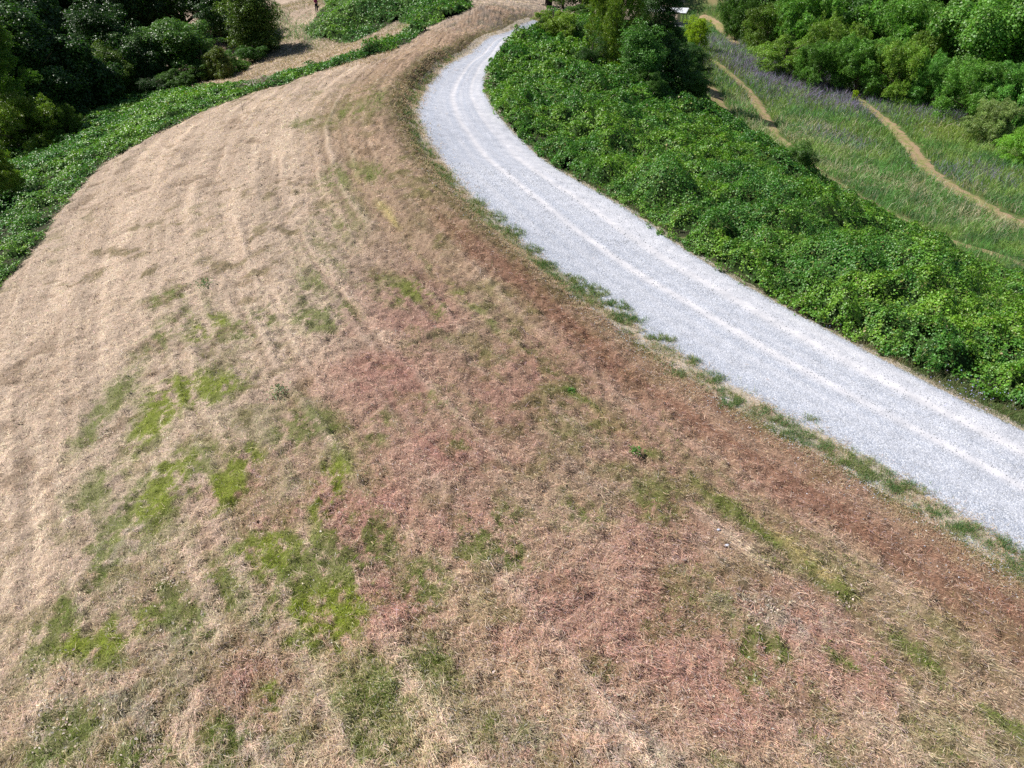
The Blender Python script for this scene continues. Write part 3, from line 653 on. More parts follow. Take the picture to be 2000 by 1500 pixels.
def edge_r(x, y):
    i = np.clip(((x + 20) / .7 + .5).astype(int), 0, _kr.shape[0] - 1); j = np.clip((y / .7 + .5).astype(int), 0, _kr.shape[1] - 1)
    return np.where(edge_d(x, y)[1] < 4.0, 1.0, np.clip((_kr[i, j] - .35) / .6, .12, 1))
def edge_l(x, y):
    i = np.clip(((x - EDX[0]) / .5 + .5).astype(int), 0, len(EDX) - 1); j = np.clip(((y - EDY[0]) / .5 + .5).astype(int), 0, len(EDY) - 1)
    return np.clip((_kl[i, j] - .45) / .5, 0, 1)

def kudzu(n, side, name, label, r0, r1, p, az_):
    x, y, r = polar(n, r0, r1, p, *az_); kl, kr, rr = in_kud(x, y); k = kr if side == 'R' else kl
    x, y, r = x[k], y[k], r[k]; n = len(x)
    e = .15; h = kud_h2(x, y); hx = (kud_h2(x + e, y) + H1(x + e, y) - h - H1(x, y)) / e; hy = (kud_h2(x, y + e) + H1(x, y + e) - h - H1(x, y)) / e
    nr_ = unit(np.c_[-hx * .8, -hy * .8, np.ones(n)]); tilt = rng.normal(0, .42, (n, 3)); nrm = unit(nr_ + tilt)
    dep = rng.exponential(.07, n); dep = np.minimum(dep, h)
    hole = sstep(.545, .62, fbm(x * 1.5, y * 1.5, 105, 3)); keep = rng.random(n) > hole * .8
    dep = dep * (1 + 3.5 * hole); x, y, r, h, dep, nrm = x[keep], y[keep], r[keep], h[keep], dep[keep], nrm[keep]; n = len(x)
    zz = H1(x, y) + h - dep + rng.normal(0, .03, n)
    sc = np.clip(r / 36, 1, 2.4)
    v = fbm(x * .3, y * .3, 107); w = fbm(x * 1.2, y * 1.2, 108)
    C_ = np.repeat(np.array([[.075, .21, .03]]), n, 0)
    C_ = lerp(C_, (.18, .34, .035), sstep(.42, .62, v * .6 + w * .4)); C_ = lerp(C_, (.035, .15, .05), sstep(.55, .7, w) * .5)
    C_ = lerp(C_, (.20, .26, .03), (rng.random(n) < .05) * .8); C_ = lerp(C_, (.25, .22, .08), (rng.random(n) < .012) * 1.)
    L_ = rng.uniform(.045, .105, n) * sc; 
    V, Fc, Cc = leaves(np.c_[x, y, zz], nrm, L_, L_ * rng.uniform(.75, 1, n), jit(C_, .22), True)
    # pale stems wandering through
    m = n // 45; i = rng.choice(n, m, replace=False)
    sv = blades(np.c_[x, y, zz][i] + [0, 0, .03], rng.uniform(0, 6.28, m), rng.uniform(-.1, .9, m), rng.uniform(.2, .6, m), .009 * sc[i], jit(np.repeat([[.22, .25, .09]], m, 0), .2), .6)
    V, Fc, Cc = join([(V, Fc, Cc), sv])
    o = mesh_np(name, V, Fc, Cc, M_KUDZU); info(o, label, "vine cover", kind="stuff")
kudzu(2100000, 'R', "leafy_vines", "glossy broad-leaved vines blanketing the slope right of the road", 12, 150, 1.75, (-5, 62))
kudzu(1100000, 'L', "leafy_vines.001", "glossy broad-leaved vines along the left edge of the mown field", 14, 160, 1.6, (-62, 0))
# the leaf litter and stems under the leaves, as a low lumpy mat; shade of the hollows put into its dark colour
def matt(side, xr, yr, st, name, label):
    a = np.arange(*xr, st); b = np.arange(*yr, st); X, Y = np.meshgrid(a, b, indexing='ij'); x, y = X.ravel(), Y.ravel()
    kl, kr, rr = in_kud(x, y); k = kr if side == 'R' else kl
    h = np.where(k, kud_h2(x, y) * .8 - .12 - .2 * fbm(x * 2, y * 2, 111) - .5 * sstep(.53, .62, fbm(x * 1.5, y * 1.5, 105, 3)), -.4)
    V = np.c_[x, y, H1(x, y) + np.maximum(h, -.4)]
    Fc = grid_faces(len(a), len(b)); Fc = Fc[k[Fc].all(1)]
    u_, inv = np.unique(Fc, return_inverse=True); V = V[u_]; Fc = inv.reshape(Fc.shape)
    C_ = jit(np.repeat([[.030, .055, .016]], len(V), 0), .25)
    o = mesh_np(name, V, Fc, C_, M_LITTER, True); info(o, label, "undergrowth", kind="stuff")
matt('R', (-2, 75), (4, 150), .3, "vine_stems", "tangle of stems coloured dark as shade beneath the vines right of the road")
matt('L', (-75, 2), (4, 150), .3, "vine_stems.001", "tangle of stems coloured dark as shade beneath the vines left of the field")

# weedy strip between the road and the vines
def wtest(x, y):
    el, er = edge_d(x, y); q = fbm(x * .8, y * .8, 121)
    return (er > -.05 - .3 * (q - .5)) & (er < .5 + 1.5 * (q - .35) + 1.1 * (1 - sstep(15, 23, y))) & (rng.random(len(x)) < .8)
def wcol(x, y):
    n = len(x); f = fbm(x * 1.1, y * 1.1, 122); C_ = np.repeat([[.10, .15, .045]], n, 0)
    C_ = lerp(C_, (.30, .25, .14), sstep(.5, .7, f) * .7); C_ = lerp(C_, (.20, .13, .09), (rng.random(n) < .3) * .6); C_ = lerp(C_, (.40, .32, .18), (edge_d(x, y)[1] < .15) * .5); return C_
grow(900000, 10, 80, 2.0, wtest, .10, .34, .008, wcol, "roadside_weeds", "olive and tan weeds between the gravel and the vines", M_GRASS, "weeds", az_=(-10, 62), ang=(.5, 1.45), extra=lambda x, y: .4 + .6 * np.clip(edge_d(x, y)[1] * 2, 0, 1) * (1 - .6 * sstep(22, 40, y)))

# ------------------------------------------------------------------ valley meadow
PURP = blobs([(1540,150,90,22,1),(1600,170,70,25,1.1),(1500,130,60,16,.9),(1650,195,45,22,1),(1420,90,40,12,.6),(1690,170,60,10,.7),(1750,165,60,10,.5),(1840,225,70,14,.6),(1850,340,40,14,.4),(1630,270,40,14,.4),(1590,170,50,25,.8),(1930,340,30,14,.5)])
WHEAT = blobs([(1560,270,60,20,.7),(1700,350,90,14,.8),(1780,370,90,14,.8),(1440,240,60,25,.8),(1600,260,50,15,.6),(1920,430,90,16,.8),(1850,360,50,20,.6),(1420,200,40,20,.7),(1960,430,60,14,.8),(1650,340,50,14,.6),(1900,260,60,12,.4)])
YGRN = blobs([(1870,260,70,18,.9),(1800,235,60,12,.6),(1950,230,40,12,.6),(1380,110,30,20,.6),(1700,270,70,20,.4)])
PWOOD = wpoly([(1420,28),(1480,70),(1560,105),(1620,140),(1700,160),(1780,185),(1850,215),(1930,240),(2100,290),(2600,400),(2600,-10),(1300,-12),(1350,15)])
def mtest(x, y):
    el, er = edge_d(x, y); kl, kr, _ = in_kud(x, y)
    return (er > 1) & ~kr & (H0(x, y) < -3.5) & ~near_path(x, y)
def mcol(x, y):
    n = len(x); a = fbm(x * .22, y * .22, 131); b = fbm(x * .9, y * .9, 132)
    C_ = np.repeat([[.105, .26, .055]], n, 0)
    C_ = lerp(C_, (.20, .32, .07), sstep(.45, .65, a)); C_ = lerp(C_, (.06, .15, .05), sstep(.5, .62, b) * .9)
    C_ = lerp(C_, (.22, .28, .04), np.clip(field(YGRN, x, y), 0, 1) * .8)
    w = np.clip(field(WHEAT, x, y) * 1.1, 0, 1) * sstep(.3, .55, b) + .06
    C_ = lerp(C_, (.50, .44, .30), (rng.random(n) < w * .75) * .85)
    p_ = np.clip(field(PURP, x, y) * 1.2, 0, 1)
    C_ = lerp(C_, (.20, .155, .30), (rng.random(n) < p_ * .85) * .9); return C_
grow(620000, 38, 190, 1.15, mtest, .25, .75, .010, mcol, "meadow_grass", "tall green and wheat coloured meadow grass in the valley", M_GRASS, "grass", az_=(0, 60), scl=24, cap=5, extra=lambda x, y: .55 + .9 * fbm(x * .5, y * .5, 133))

# far left slope: rough grey green stubble, pale green leaves beside the vines
PALEG = blobs([(565,45,40,18,.9),(590,55,30,22,1),(620,50,20,25,1.2),(640,30,20,25,.8),(600,70,35,8,1),(690,5,30,8,1),(830,34,20,6,.5)])
def stest(x, y):
    kl, kr, _ = in_kud(x, y); return (y > 70) & (x < -12) & ~(kl & (field(PALEG, x, y) < .5)) & (H0(x, y) > -4)
def scol(x, y):
    n = len(x); C_ = np.repeat([[.36, .27, .19]], n, 0); b = fbm(x * .8, y * .8, 141)
    C_ = lerp(C_, (.18, .20, .12), sstep(.42, .6, b) * sstep(95, 103, y) * .9)
    q = np.clip(field(PALEG, x, y) * 1.3, 0, 1); C_ = lerp(C_, (.18, .30, .13), q * (rng.random(n) < .85)); return C_
grow(160000, 72, 150, 1.2, stest, .12, .35, .010, scol, "hillside_stubble", "grey green stubble on the far hillside around the standing person", M_GRASS, "grass", az_=(-40, 0), scl=22, cap=5, ang=(.2, 1.3), extra=lambda x, y: (.6 + 1.2 * np.clip(field(PALEG, x, y), 0, 1)) * np.where((x + 28.1) ** 2 + (y - 114) ** 2 < 16, .3, 1))

exec_trees = True
# ------------------------------------------------------------------ trees
def limb_mesh(name, segs, mat, parent=None):
    """segs: list of polylines of (point, radius); tapered tubes."""
    V, Fc, o = [], [], 0; K = 7
    for pl in segs:
        for i, (p_, r_) in enumerate(pl):
            p_ = np.array(p_, float); a = np.array(pl[max(i - 1, 0)][0], float); b = np.array(pl[min(i + 1, len(pl) - 1)][0], float)
            t = unit(b - a); s1 = unit(np.cross(t, [.3, .9, .2])); s2 = np.cross(t, s1); th = np.arange(K) / K * 2 * np.pi
            V.append(p_ + r_ * (np.cos(th)[:, None] * s1 + np.sin(th)[:, None] * s2))
            if i: 
                a0, b0 = o + (i - 1) * K, o + i * K
                for k in range(K): Fc.append([a0 + k, a0 + (k + 1) % K, b0 + (k + 1) % K, b0 + k])
        o += len(pl) * K
    return mesh_np(name, np.concatenate(V), np.array(Fc), np.repeat([[.1, .075, .055]], o, 0), mat, True, parent)
def make_proto(kind, seed, A):
    """A crown about one unit wide and tall (z 0 to 1), scaled per tree; returns (crown mesh object, trunk mesh object)."""
    r_ = np.random.default_rng(seed); lob = []
    if kind == 'round':
        for _ in range(15):
            a = r_.uniform(0, 6.28); u = r_.random() ** .6; z = r_.uniform(.25, .82); q = .30 * u * (1.15 - abs(z - .5) * 1.2)
            lob.append((q * math.cos(a), q * math.sin(a), z, r_.uniform(.13, .22), r_.uniform(.75, 1.1)))
        lob.append((0, 0, .5, .30, 1.2))
    elif kind == 'draped':
        for _ in range(9):
            a = r_.uniform(0, 6.28); q = r_.uniform(0, .30); top = r_.uniform(.55, 1.0) * (1 - q * .5); w = r_.uniform(.12, .2)
            for z in np.arange(.12, top - w * .6, .13): lob.append((q * math.cos(a) + r_.normal(0, .015), q * math.sin(a) + r_.normal(0, .015), z, w * (1.12 - .25 * z), .95))
            lob.append((q * math.cos(a), q * math.sin(a), top - w, w, 1.0))
    elif kind == 'feather':
        for _ in range(34):
            a = r_.uniform(0, 6.28); u = r_.random() ** .5; z = r_.uniform(.2, .92); q = .40 * u * math.sqrt(max(.1, 1 - ((z - .5) / .55) ** 2))
            lob.append((q * math.cos(a), q * math.sin(a), z, r_.uniform(.07, .13), r_.uniform(.9, 1.7)))
        lob.append((0, 0, .5, .2, 1.4))
    elif kind == 'shrub':
        for _ in range(22):
            a = r_.uniform(0, 6.28); u = r_.random() ** .5; q = .36 * u; z = r_.uniform(.15, .85 - .4 * u * u)
            lob.append((q * math.cos(a), q * math.sin(a), z, r_.uniform(.09, .19), r_.uniform(.6, .9)))
    lob = [(a_, b_, c_ * A, d_ * (1.25 if A > 1.2 else 1), e_) for a_, b_, c_, d_, e_ in lob]
    if A > 1.2:
        lob += [(a_ + r_.normal(0, .12), b_ + r_.normal(0, .12), min(A * .9, max(.15, c_ + r_.uniform(-.3, .3) * A)), d_ * .75, e_) for a_, b_, c_, d_, e_ in lob]
    sub = []
    for a_, b_, c_, d_, e_ in lob:
        sub.append((a_, b_, c_, d_ * .8, e_))
        for _ in range(7 if kind != 'feather' else 4):
            dd = unit(r_.normal(size=3) + [0, 0, .25]); q_ = r_.uniform(.75, 1.15)
            sub.append((a_ + dd[0] * d_ * q_, b_ + dd[1] * d_ * q_, max(.04, c_ + dd[2] * d_ * q_ * e_), d_ * r_.uniform(.25, .5), e_ * r_.uniform(.7, 1.1)))
    lob = sub
    n_tot = int(55000 * max(1, A)); AR = np.array([l[3] ** 2 for l in lob]); cnt = (AR / AR.sum() * n_tot).astype(int)
    P_, N_, K_ = [], [], []
    for (lx, ly, lz, lr, sz), c_ in zip(lob, cnt):
        d = unit(r_.normal(size=(c_, 3))); d[:, 2] = np.where(r_.random(c_) < .5, np.abs(d[:, 2]), d[:, 2]); d = unit(d)
        bump = 1 + .35 * (noise(d[:, 0] * 3 + lx * 9 + 5, d[:, 1] * 3 + d[:, 2] * 4 + 7, seed) - .5)
        rad = lr * bump * (1 - r_.exponential(.13, c_)); rad = np.maximum(rad, .1 * lr)
        P_.append(np.c_[lx, ly, lz] + d * rad[:, None] * [1, 1, sz]); nn = unit(d + [0, 0, .35] + r_.normal(0, .5, (c_, 3)))
        if kind == 'feather': nn = unit(d * [1, 1, .3] + r_.normal(0, .4, (c_, 3)))
        if kind == 'feather' or kind == 'shrub':      # loose sprays standing out of the crown
            sp = r_.integers(0, max(2, c_ // 90), c_); dirs = unit(r_.normal(size=(sp.max() + 1, 3)) + [0, 0, .5]); m_ = r_.random(c_) < .45; tq = r_.random(c_)
            q_ = np.c_[lx, ly, lz] + dirs[sp] * (lr * (.75 + .75 * tq))[:, None] * [1, 1, sz] - np.c_[0 * tq, 0 * tq, lr * .45 * tq ** 2] + r_.normal(0, .010, (c_, 3))
            P_[-1] = np.where(m_[:, None], q_, P_[-1])
        N_.append(nn); K_.append(np.full(c_, r_.uniform(.75, 1.3)))
    P_ = np.concatenate(P_); N_ = np.concatenate(N_); K_ = np.concatenate(K_); P_[:, 2] = np.maximum(P_[:, 2], .02)
    n = len(P_); base = np.repeat([[.10, .21, .035]], n, 0) * K_[:, None]
    base = lerp(base, (.16, .22, .04), (r_.random(n) < .12) * .6)
    L_ = r_.uniform(.011, .022, n) * (1.25 if kind == 'draped' else 1); Wd = L_ * (.8 if kind in ('draped', 'round') else .5)
    if kind == 'feather': L_ = L_ * 1.5; Wd = Wd * .8
    V, Fc, Cc = leaves(P_, N_, L_, Wd, jit(base, .2), False)
    crown = mesh_np("crown", V, Fc, Cc, M_CROWN)
    segs = [[((0, 0, -.05), .035), ((.01, .01, .2), .026), ((0, .02, .5), .017), ((.01, 0, .75), .008)]]
    for k in range(7):
        a = k * 2.4 + seed; z0 = .12 + .06 * k; q = .22 + .1 * r_.random()
        segs.append([((.005, .01, z0), .014), ((q * .5 * math.cos(a), q * .5 * math.sin(a), z0 + .14), .009), ((q * math.cos(a), q * math.sin(a), z0 + .25), .004)])
    segs = [[((a_[0], a_[1], a_[2] * A), r2) for a_, r2 in pl] for pl in segs]
    trunk = limb_mesh("trunk", segs, M_BARK)
    return crown, trunk
PROT = {}
for kd, sds in (('round', (1, 2)), ('draped', (3, 4, 5)), ('feather', (6, 7)), ('shrub', (8, 9, 10))):
    PROT[kd] = [(A_, make_proto(kd, s + 20 * k_, A_)) for k_, A_ in enumerate((.75, 1.4, 2.4)) for s in sds[:2]]
for L_ in PROT.values():
    for _, (c_, t_) in L_:
        scene.collection.objects.unlink(c_); scene.collection.objects.unlink(t_)
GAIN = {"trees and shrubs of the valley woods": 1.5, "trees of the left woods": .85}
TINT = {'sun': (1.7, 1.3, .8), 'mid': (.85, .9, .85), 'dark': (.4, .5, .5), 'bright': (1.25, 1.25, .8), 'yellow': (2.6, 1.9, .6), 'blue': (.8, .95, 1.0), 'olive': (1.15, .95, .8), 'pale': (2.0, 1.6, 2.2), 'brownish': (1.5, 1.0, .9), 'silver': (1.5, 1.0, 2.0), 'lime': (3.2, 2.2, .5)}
_cnt = [0]
def tree(px, Yw, top, wpx, kind, tint, label, name="broadleaf_tree", cat="tree", group=None, hmin=None):
    """px: column in the photograph; Yw: metres away; top: row of its top; wpx: width there."""
    # ground point under that column at that distance
    if Yw < 0: Yw = float(on_ground([px], [-Yw], H1)[0][1])
    z = -3.0
    for _ in range(8):
        dep = Yw * CP - (z - CAMZ) * SP; xx = (px - 1000) / F * dep; z = float(H1(np.array([xx]), np.array([Yw]))[0])
    c_ = -(top - 750) / F; ztop = CAMZ + Yw * (-SP + c_ * CP) / (CP + c_ * SP)
    h = max(ztop - z, hmin or .6); w = wpx / F * dep * (1.18 if group in GAIN else 1)
    t = link(bpy.data.objects.new(name, None)); t.location = (xx, Yw, z - .1); _cnt[0] += 1
    asp = h / w; L_ = sorted(PROT[kind], key=lambda q: abs(math.log(q[0] / asp))); A_, (cr, tr) = L_[_cnt[0] % 2]
    t.rotation_euler = (0, 0, (_cnt[0] * 2.399) % 6.283); t.scale = (w * 1.15, w * 1.15, h * 1.04 / A_)
    for src, nm in ((cr, "crown" if cat == "tree" else "foliage"), (tr, "trunk" if cat == "tree" else "stem")):
        o = src.copy(); o.name = nm; link(o); o.parent = t
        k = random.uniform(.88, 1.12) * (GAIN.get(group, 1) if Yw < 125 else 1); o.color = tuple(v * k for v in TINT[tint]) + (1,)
    info(t, label, cat, group)
    return t
GL, GR, GC = "trees of the left woods", "trees and shrubs of the valley woods", "trees and shrubs standing in the vine slope"
T = tree
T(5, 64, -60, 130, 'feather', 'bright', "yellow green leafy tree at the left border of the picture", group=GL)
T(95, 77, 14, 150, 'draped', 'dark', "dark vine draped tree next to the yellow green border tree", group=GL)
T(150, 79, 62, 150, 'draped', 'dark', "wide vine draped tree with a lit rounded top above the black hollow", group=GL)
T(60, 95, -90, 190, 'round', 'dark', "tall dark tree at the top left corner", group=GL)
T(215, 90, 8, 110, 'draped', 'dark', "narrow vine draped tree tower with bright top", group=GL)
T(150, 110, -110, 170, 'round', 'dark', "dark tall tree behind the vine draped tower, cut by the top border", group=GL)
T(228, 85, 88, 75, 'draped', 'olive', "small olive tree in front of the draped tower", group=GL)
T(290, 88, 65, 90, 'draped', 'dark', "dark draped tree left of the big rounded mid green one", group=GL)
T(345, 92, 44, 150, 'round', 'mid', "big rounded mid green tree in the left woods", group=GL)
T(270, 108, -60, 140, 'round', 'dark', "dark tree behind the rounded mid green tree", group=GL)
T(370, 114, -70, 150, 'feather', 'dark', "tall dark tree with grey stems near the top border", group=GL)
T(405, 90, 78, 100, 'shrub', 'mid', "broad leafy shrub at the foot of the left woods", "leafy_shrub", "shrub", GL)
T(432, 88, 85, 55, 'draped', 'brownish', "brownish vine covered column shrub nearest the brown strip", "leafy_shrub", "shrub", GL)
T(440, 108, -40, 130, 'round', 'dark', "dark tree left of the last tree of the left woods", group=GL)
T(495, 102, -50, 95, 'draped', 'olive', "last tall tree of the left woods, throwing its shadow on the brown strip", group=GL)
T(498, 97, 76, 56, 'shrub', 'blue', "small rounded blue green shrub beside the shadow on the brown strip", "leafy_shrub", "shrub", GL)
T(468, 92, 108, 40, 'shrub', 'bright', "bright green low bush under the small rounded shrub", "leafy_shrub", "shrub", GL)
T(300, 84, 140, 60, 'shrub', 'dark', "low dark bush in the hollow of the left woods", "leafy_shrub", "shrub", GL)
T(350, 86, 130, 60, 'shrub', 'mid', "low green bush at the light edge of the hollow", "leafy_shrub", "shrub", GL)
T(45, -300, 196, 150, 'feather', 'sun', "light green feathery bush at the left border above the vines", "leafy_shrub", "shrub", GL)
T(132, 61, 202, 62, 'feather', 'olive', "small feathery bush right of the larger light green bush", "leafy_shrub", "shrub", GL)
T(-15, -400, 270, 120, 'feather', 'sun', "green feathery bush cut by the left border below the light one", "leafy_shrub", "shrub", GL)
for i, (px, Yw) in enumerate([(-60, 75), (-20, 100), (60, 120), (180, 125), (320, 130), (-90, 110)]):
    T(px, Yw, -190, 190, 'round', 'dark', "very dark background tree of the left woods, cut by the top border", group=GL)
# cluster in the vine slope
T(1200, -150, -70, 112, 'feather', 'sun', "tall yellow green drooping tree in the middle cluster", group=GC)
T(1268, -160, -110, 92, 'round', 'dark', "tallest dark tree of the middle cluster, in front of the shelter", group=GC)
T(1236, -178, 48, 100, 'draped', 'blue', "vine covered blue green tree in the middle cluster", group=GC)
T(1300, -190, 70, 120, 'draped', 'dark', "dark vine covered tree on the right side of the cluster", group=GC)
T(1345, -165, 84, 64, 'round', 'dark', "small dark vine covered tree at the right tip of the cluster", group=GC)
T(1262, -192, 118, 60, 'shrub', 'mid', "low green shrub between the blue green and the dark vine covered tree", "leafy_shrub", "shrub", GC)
T(1358, -95, 38, 46, 'feather', 'lime', "bright yellow green sapling above the dark cluster", "young_sapling", "sapling")
T(1206, -150, 86, 44, 'shrub', 'yellow', "yellowing shrub at the left foot of the cluster", "leafy_shrub", "shrub", GC)
T(1155, -140, 62, 60, 'shrub', 'dark', "dark shrub under the drooping yellow green tree", "leafy_shrub", "shrub", GC)
T(1080, -75, 2, 90, 'shrub', 'sun', "bright green shrub beside the far end of the road", "leafy_shrub", "shrub", GC)
T(1098, 132, -60, 84, 'round', 'mid', "leafy tree straight behind the far end of the gravel road", group="trees behind the end of the road")
T(1168, 136, -70, 90, 'round', 'dark', "darker tree behind the road's far end, next to the drooping yellow green tree", group="trees behind the end of the road")
T(1132, 124, 4, 60, 'shrub', 'mid', "low bush between the two trees behind the road's far end", "leafy_shrub", "shrub")
T(1118, -85, 22, 60, 'shrub', 'blue', "blue green shrub between road end and cluster", "leafy_shrub", "shrub", GC)
T(1338, -205, 142, 96, 'round', 'mid', "round vine mound shrub below the cluster at its right", "leafy_shrub", "shrub", GC)
T(1548, -345, 284, 78, 'round', 'mid', "dark sided vine mound shrub at the slope's lower edge", "leafy_shrub", "shrub", GC)
# valley woods
for (px, Yw, top, w, kd, ti, lab, shr) in [
 (1450, 150, -10, 80, 'feather', 'mid', "mid green tree behind the far grass, right of the shelter", 0),
 (1500, 128, 15, 110, 'feather', 'olive', "olive leafy tree at the left end of the valley woods", 0),
 (1570, 122, -25, 130, 'feather', 'mid', "broad feathery tree left of the dark gap in the valley woods", 0),
 (1655, 124, -90, 110, 'round', 'dark', "tall very dark tree between the lighter valley trees", 0),
 (1610, 114, 40, 100, 'feather', 'olive', "olive bush tree under the tall very dark tree", 0),
 (1745, 114, 10, 150, 'feather', 'mid', "broad mid green tree left of the big bright one", 0),
 (1890, 104, -20, 200, 'round', 'mid', "biggest bright green tree of the valley woods", 0),
 (1990, 100, 20, 130, 'round', 'mid', "green draped tree at the right border of the woods", 0),
 (1530, 112, 62, 100, 'shrub', 'olive', "olive shrub where the valley woods begin", 1),
 (1590, 106, 88, 80, 'feather', 'mid', "mid green shrub above the purple weeds", 1),
 (1670, 104, 78, 110, 'feather', 'mid', "wide mid green shrub above the end of the dirt path", 1),
 (1745, 100, 92, 100, 'feather', 'olive', "olive shrub right of the end of the dirt path", 1),
 (1820, 97, 112, 90, 'feather', 'blue', "blue green shrub in the middle of the woods' edge", 1),
 (1890, 90, 130, 120, 'feather', 'mid', "leafy shrub below the biggest bright tree", 1),
 (1975, 88, 122, 110, 'feather', 'blue', "blue green shrub by the right border", 1),
 (1925, 81, 203, 80, 'feather', 'silver', "pale silvery bush in front of the woods", 1),
 (1995, 73, 235, 80, 'shrub', 'bright', "yellow green bush at the right border, nearest of the valley bushes", 1),
 (1800, 108, 60, 90, 'feather', 'olive', "olive tree left below the biggest bright tree", 0),
 (1345, 205, 6, 60, 'shrub', 'bright', "bright green tall thicket straight behind the shelter", 1),
 (1382, 192, 12, 46, 'shrub', 'bright', "bright green thicket right of the shelter, beside the mown track", 1)]:
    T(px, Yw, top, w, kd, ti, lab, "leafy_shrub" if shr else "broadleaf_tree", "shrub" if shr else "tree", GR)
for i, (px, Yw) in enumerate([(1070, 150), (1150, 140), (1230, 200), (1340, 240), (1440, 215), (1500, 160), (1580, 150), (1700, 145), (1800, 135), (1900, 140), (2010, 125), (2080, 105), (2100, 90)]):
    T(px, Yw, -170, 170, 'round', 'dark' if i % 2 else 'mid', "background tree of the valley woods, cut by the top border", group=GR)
T(1667, 99, 176, 12, 'feather', 'lime', "tiny bright yellow green sapling at the end of the dirt path", "young_sapling", "sapling", hmin=1.0)

# ------------------------------------------------------------------ shelter in the far valley
def box_part(name, boxes, mat, parent, bev=.01):
    bm = bmesh.new()
    for (cx_, cy_, cz_, sx, sy, sz) in boxes:
        r = bmesh.ops.create_cube(bm, size=1)
        for v in r['verts']: v.co = Vector((v.co.x * sx + cx_, v.co.y * sy + cy_, v.co.z * sz + cz_))
    if bev: bmesh.ops.bevel(bm, geom=bm.edges[:], offset=bev, segments=1, affect='EDGES')
    me = bpy.data.meshes.new(name); bm.to_mesh(me); bm.free(); me.materials.append(mat)
    o = link(bpy.data.objects.new(name, me)); o.parent = parent; return o
sp_ = on_ground([1300], [47])[0]; sz_ = float(H1(sp_[:1], sp_[1:])[0])
sh = link(bpy.data.objects.new("picnic_shelter", None)); sh.location = (sp_[0], sp_[1], sz_ + .02); sh.rotation_euler = (0, 0, math.radians(-22))
info(sh, "open shelter with a white metal roof on thin posts in the far valley", "shelter")
M_WHITE = plain("white_roof_metal", (.62, .64, .68), .35, nscale=2, amt=.06); M_POST = plain("grey_posts", (.22, .25, .24), .5, .4); M_SLAB = plain("concrete", (.42, .42, .44), .85)
box_part("slab", [(0, 0, .03, 9.5, 6.0, .12)], M_SLAB, sh)
for i in range(4):
    for s in (-1, 1): box_part("post", [(-4 + 8 / 3 * i, s * 2.3, 1.26, .11, .11, 2.34)], M_POST, sh)
box_part("roof_beam", [(0, s * 2.3, 2.50, 8.6, .14, .14) for s in (-1, 1)], M_POST, sh)
bm = bmesh.new(); prof = [(-2.9, 2.58), (0, 3.25), (2.9, 2.58), (2.9, 2.66), (0, 3.34), (-2.9, 2.66)]
va = [bm.verts.new((-4.7, a, b)) for a, b in prof]; vb = [bm.verts.new((4.7, a, b)) for a, b in prof]
bm.faces.new(va[::-1]); bm.faces.new(vb)
for i in range(6): bm.faces.new((va[i], va[(i + 1) % 6], vb[(i + 1) % 6], vb[i]))
for k in range(15):
    xx = -4.5 + k * .643
    for s in (-1, 1):
        r = bmesh.ops.create_cube(bm, size=1)
        for v in r['verts']:
            t = v.co.y + .5; v.co = Vector((xx + v.co.x * .04, s * (.05 + t * 2.8), 3.335 - t * .655 + v.co.z * .05))
bmesh.ops.recalc_face_normals(bm, faces=bm.faces[:])
me = bpy.data.meshes.new("roof"); bm.to_mesh(me); bm.free(); me.materials.append(M_WHITE); o = link(bpy.data.objects.new("roof", me)); o.parent = sh

# picnic table under it (a dark blue grey shape)
pt = link(bpy.data.objects.new("picnic_table", None)); pt.location = Vector((sp_[0], sp_[1], sz_ + .11)) + Vector((math.cos(-.38) * 2.6, math.sin(-.38) * 2.6, 0)); pt.rotation_euler = (0, 0, math.radians(60))
info(pt, "pale picnic table standing under the white roofed shelter", "table")
M_TBL = plain("table_boards", (.5, .5, .52), .6)
box_part("tabletop", [(0, -.3 + .15 * k, .745, 1.9, .14, .04) for k in range(5)], M_TBL, pt, .004)
for s in (-1, 1): box_part("bench_seat", [(0, s * .72, .44, 1.9, .26, .04)], M_TBL, pt, .004)
for s in (-1, 1):
    box_part("leg_frame", [(s * .7, 0, .38, .06, 1.5, .07), (s * .7, 0, .70, .06, .7, .05), (s * .7, .3, .36, .05, .07, .71), (s * .7, -.3, .36, .05, .07, .71)], M_POST, pt, .004)

# ------------------------------------------------------------------ the person on the far slope
def skin_mesh(name, pts, edges, rad, mat, parent, sub=2):
    me = bpy.data.meshes.new(name); me.from_pydata(pts, edges, []); o = link(bpy.data.objects.new(name, me)); o.parent = parent
    m = o.modifiers.new("skin", 'SKIN'); m.use_smooth_shade = True
    for i, r_ in enumerate(rad): me.skin_vertices[0].data[i].radius = r_ if isinstance(r_, tuple) else (r_, r_)
    me.skin_vertices[0].data[0].use_root = True
    s = o.modifiers.new("sub", 'SUBSURF'); s.levels = sub; s.render_levels = sub
    me.materials.append(mat); return o
pp = on_ground([619.5], [24.2])[0]; pz = float(H1(pp[:1], pp[1:])[0])
per = link(bpy.data.objects.new("person", None)); per.location = (pp[0], pp[1], pz + .02); per.rotation_euler = (0, 0, math.radians(35)); per.scale = (1.1, 1.1, 1.1)
info(per, "person in a dark pink shirt and black trousers standing on the far hillside", "person")
M_SKIN = plain("skin", (.42, .25, .18), .5, amt=.05); M_SHIRT = plain("pink_shirt", (.34, .03, .12), .8, amt=.1); M_TROU = plain("black_trousers", (.012, .012, .016), .8); M_HAIR = plain("dark_hair", (.015, .012, .01), .6); M_SHOE = plain("dark_shoes", (.03, .03, .03), .6)
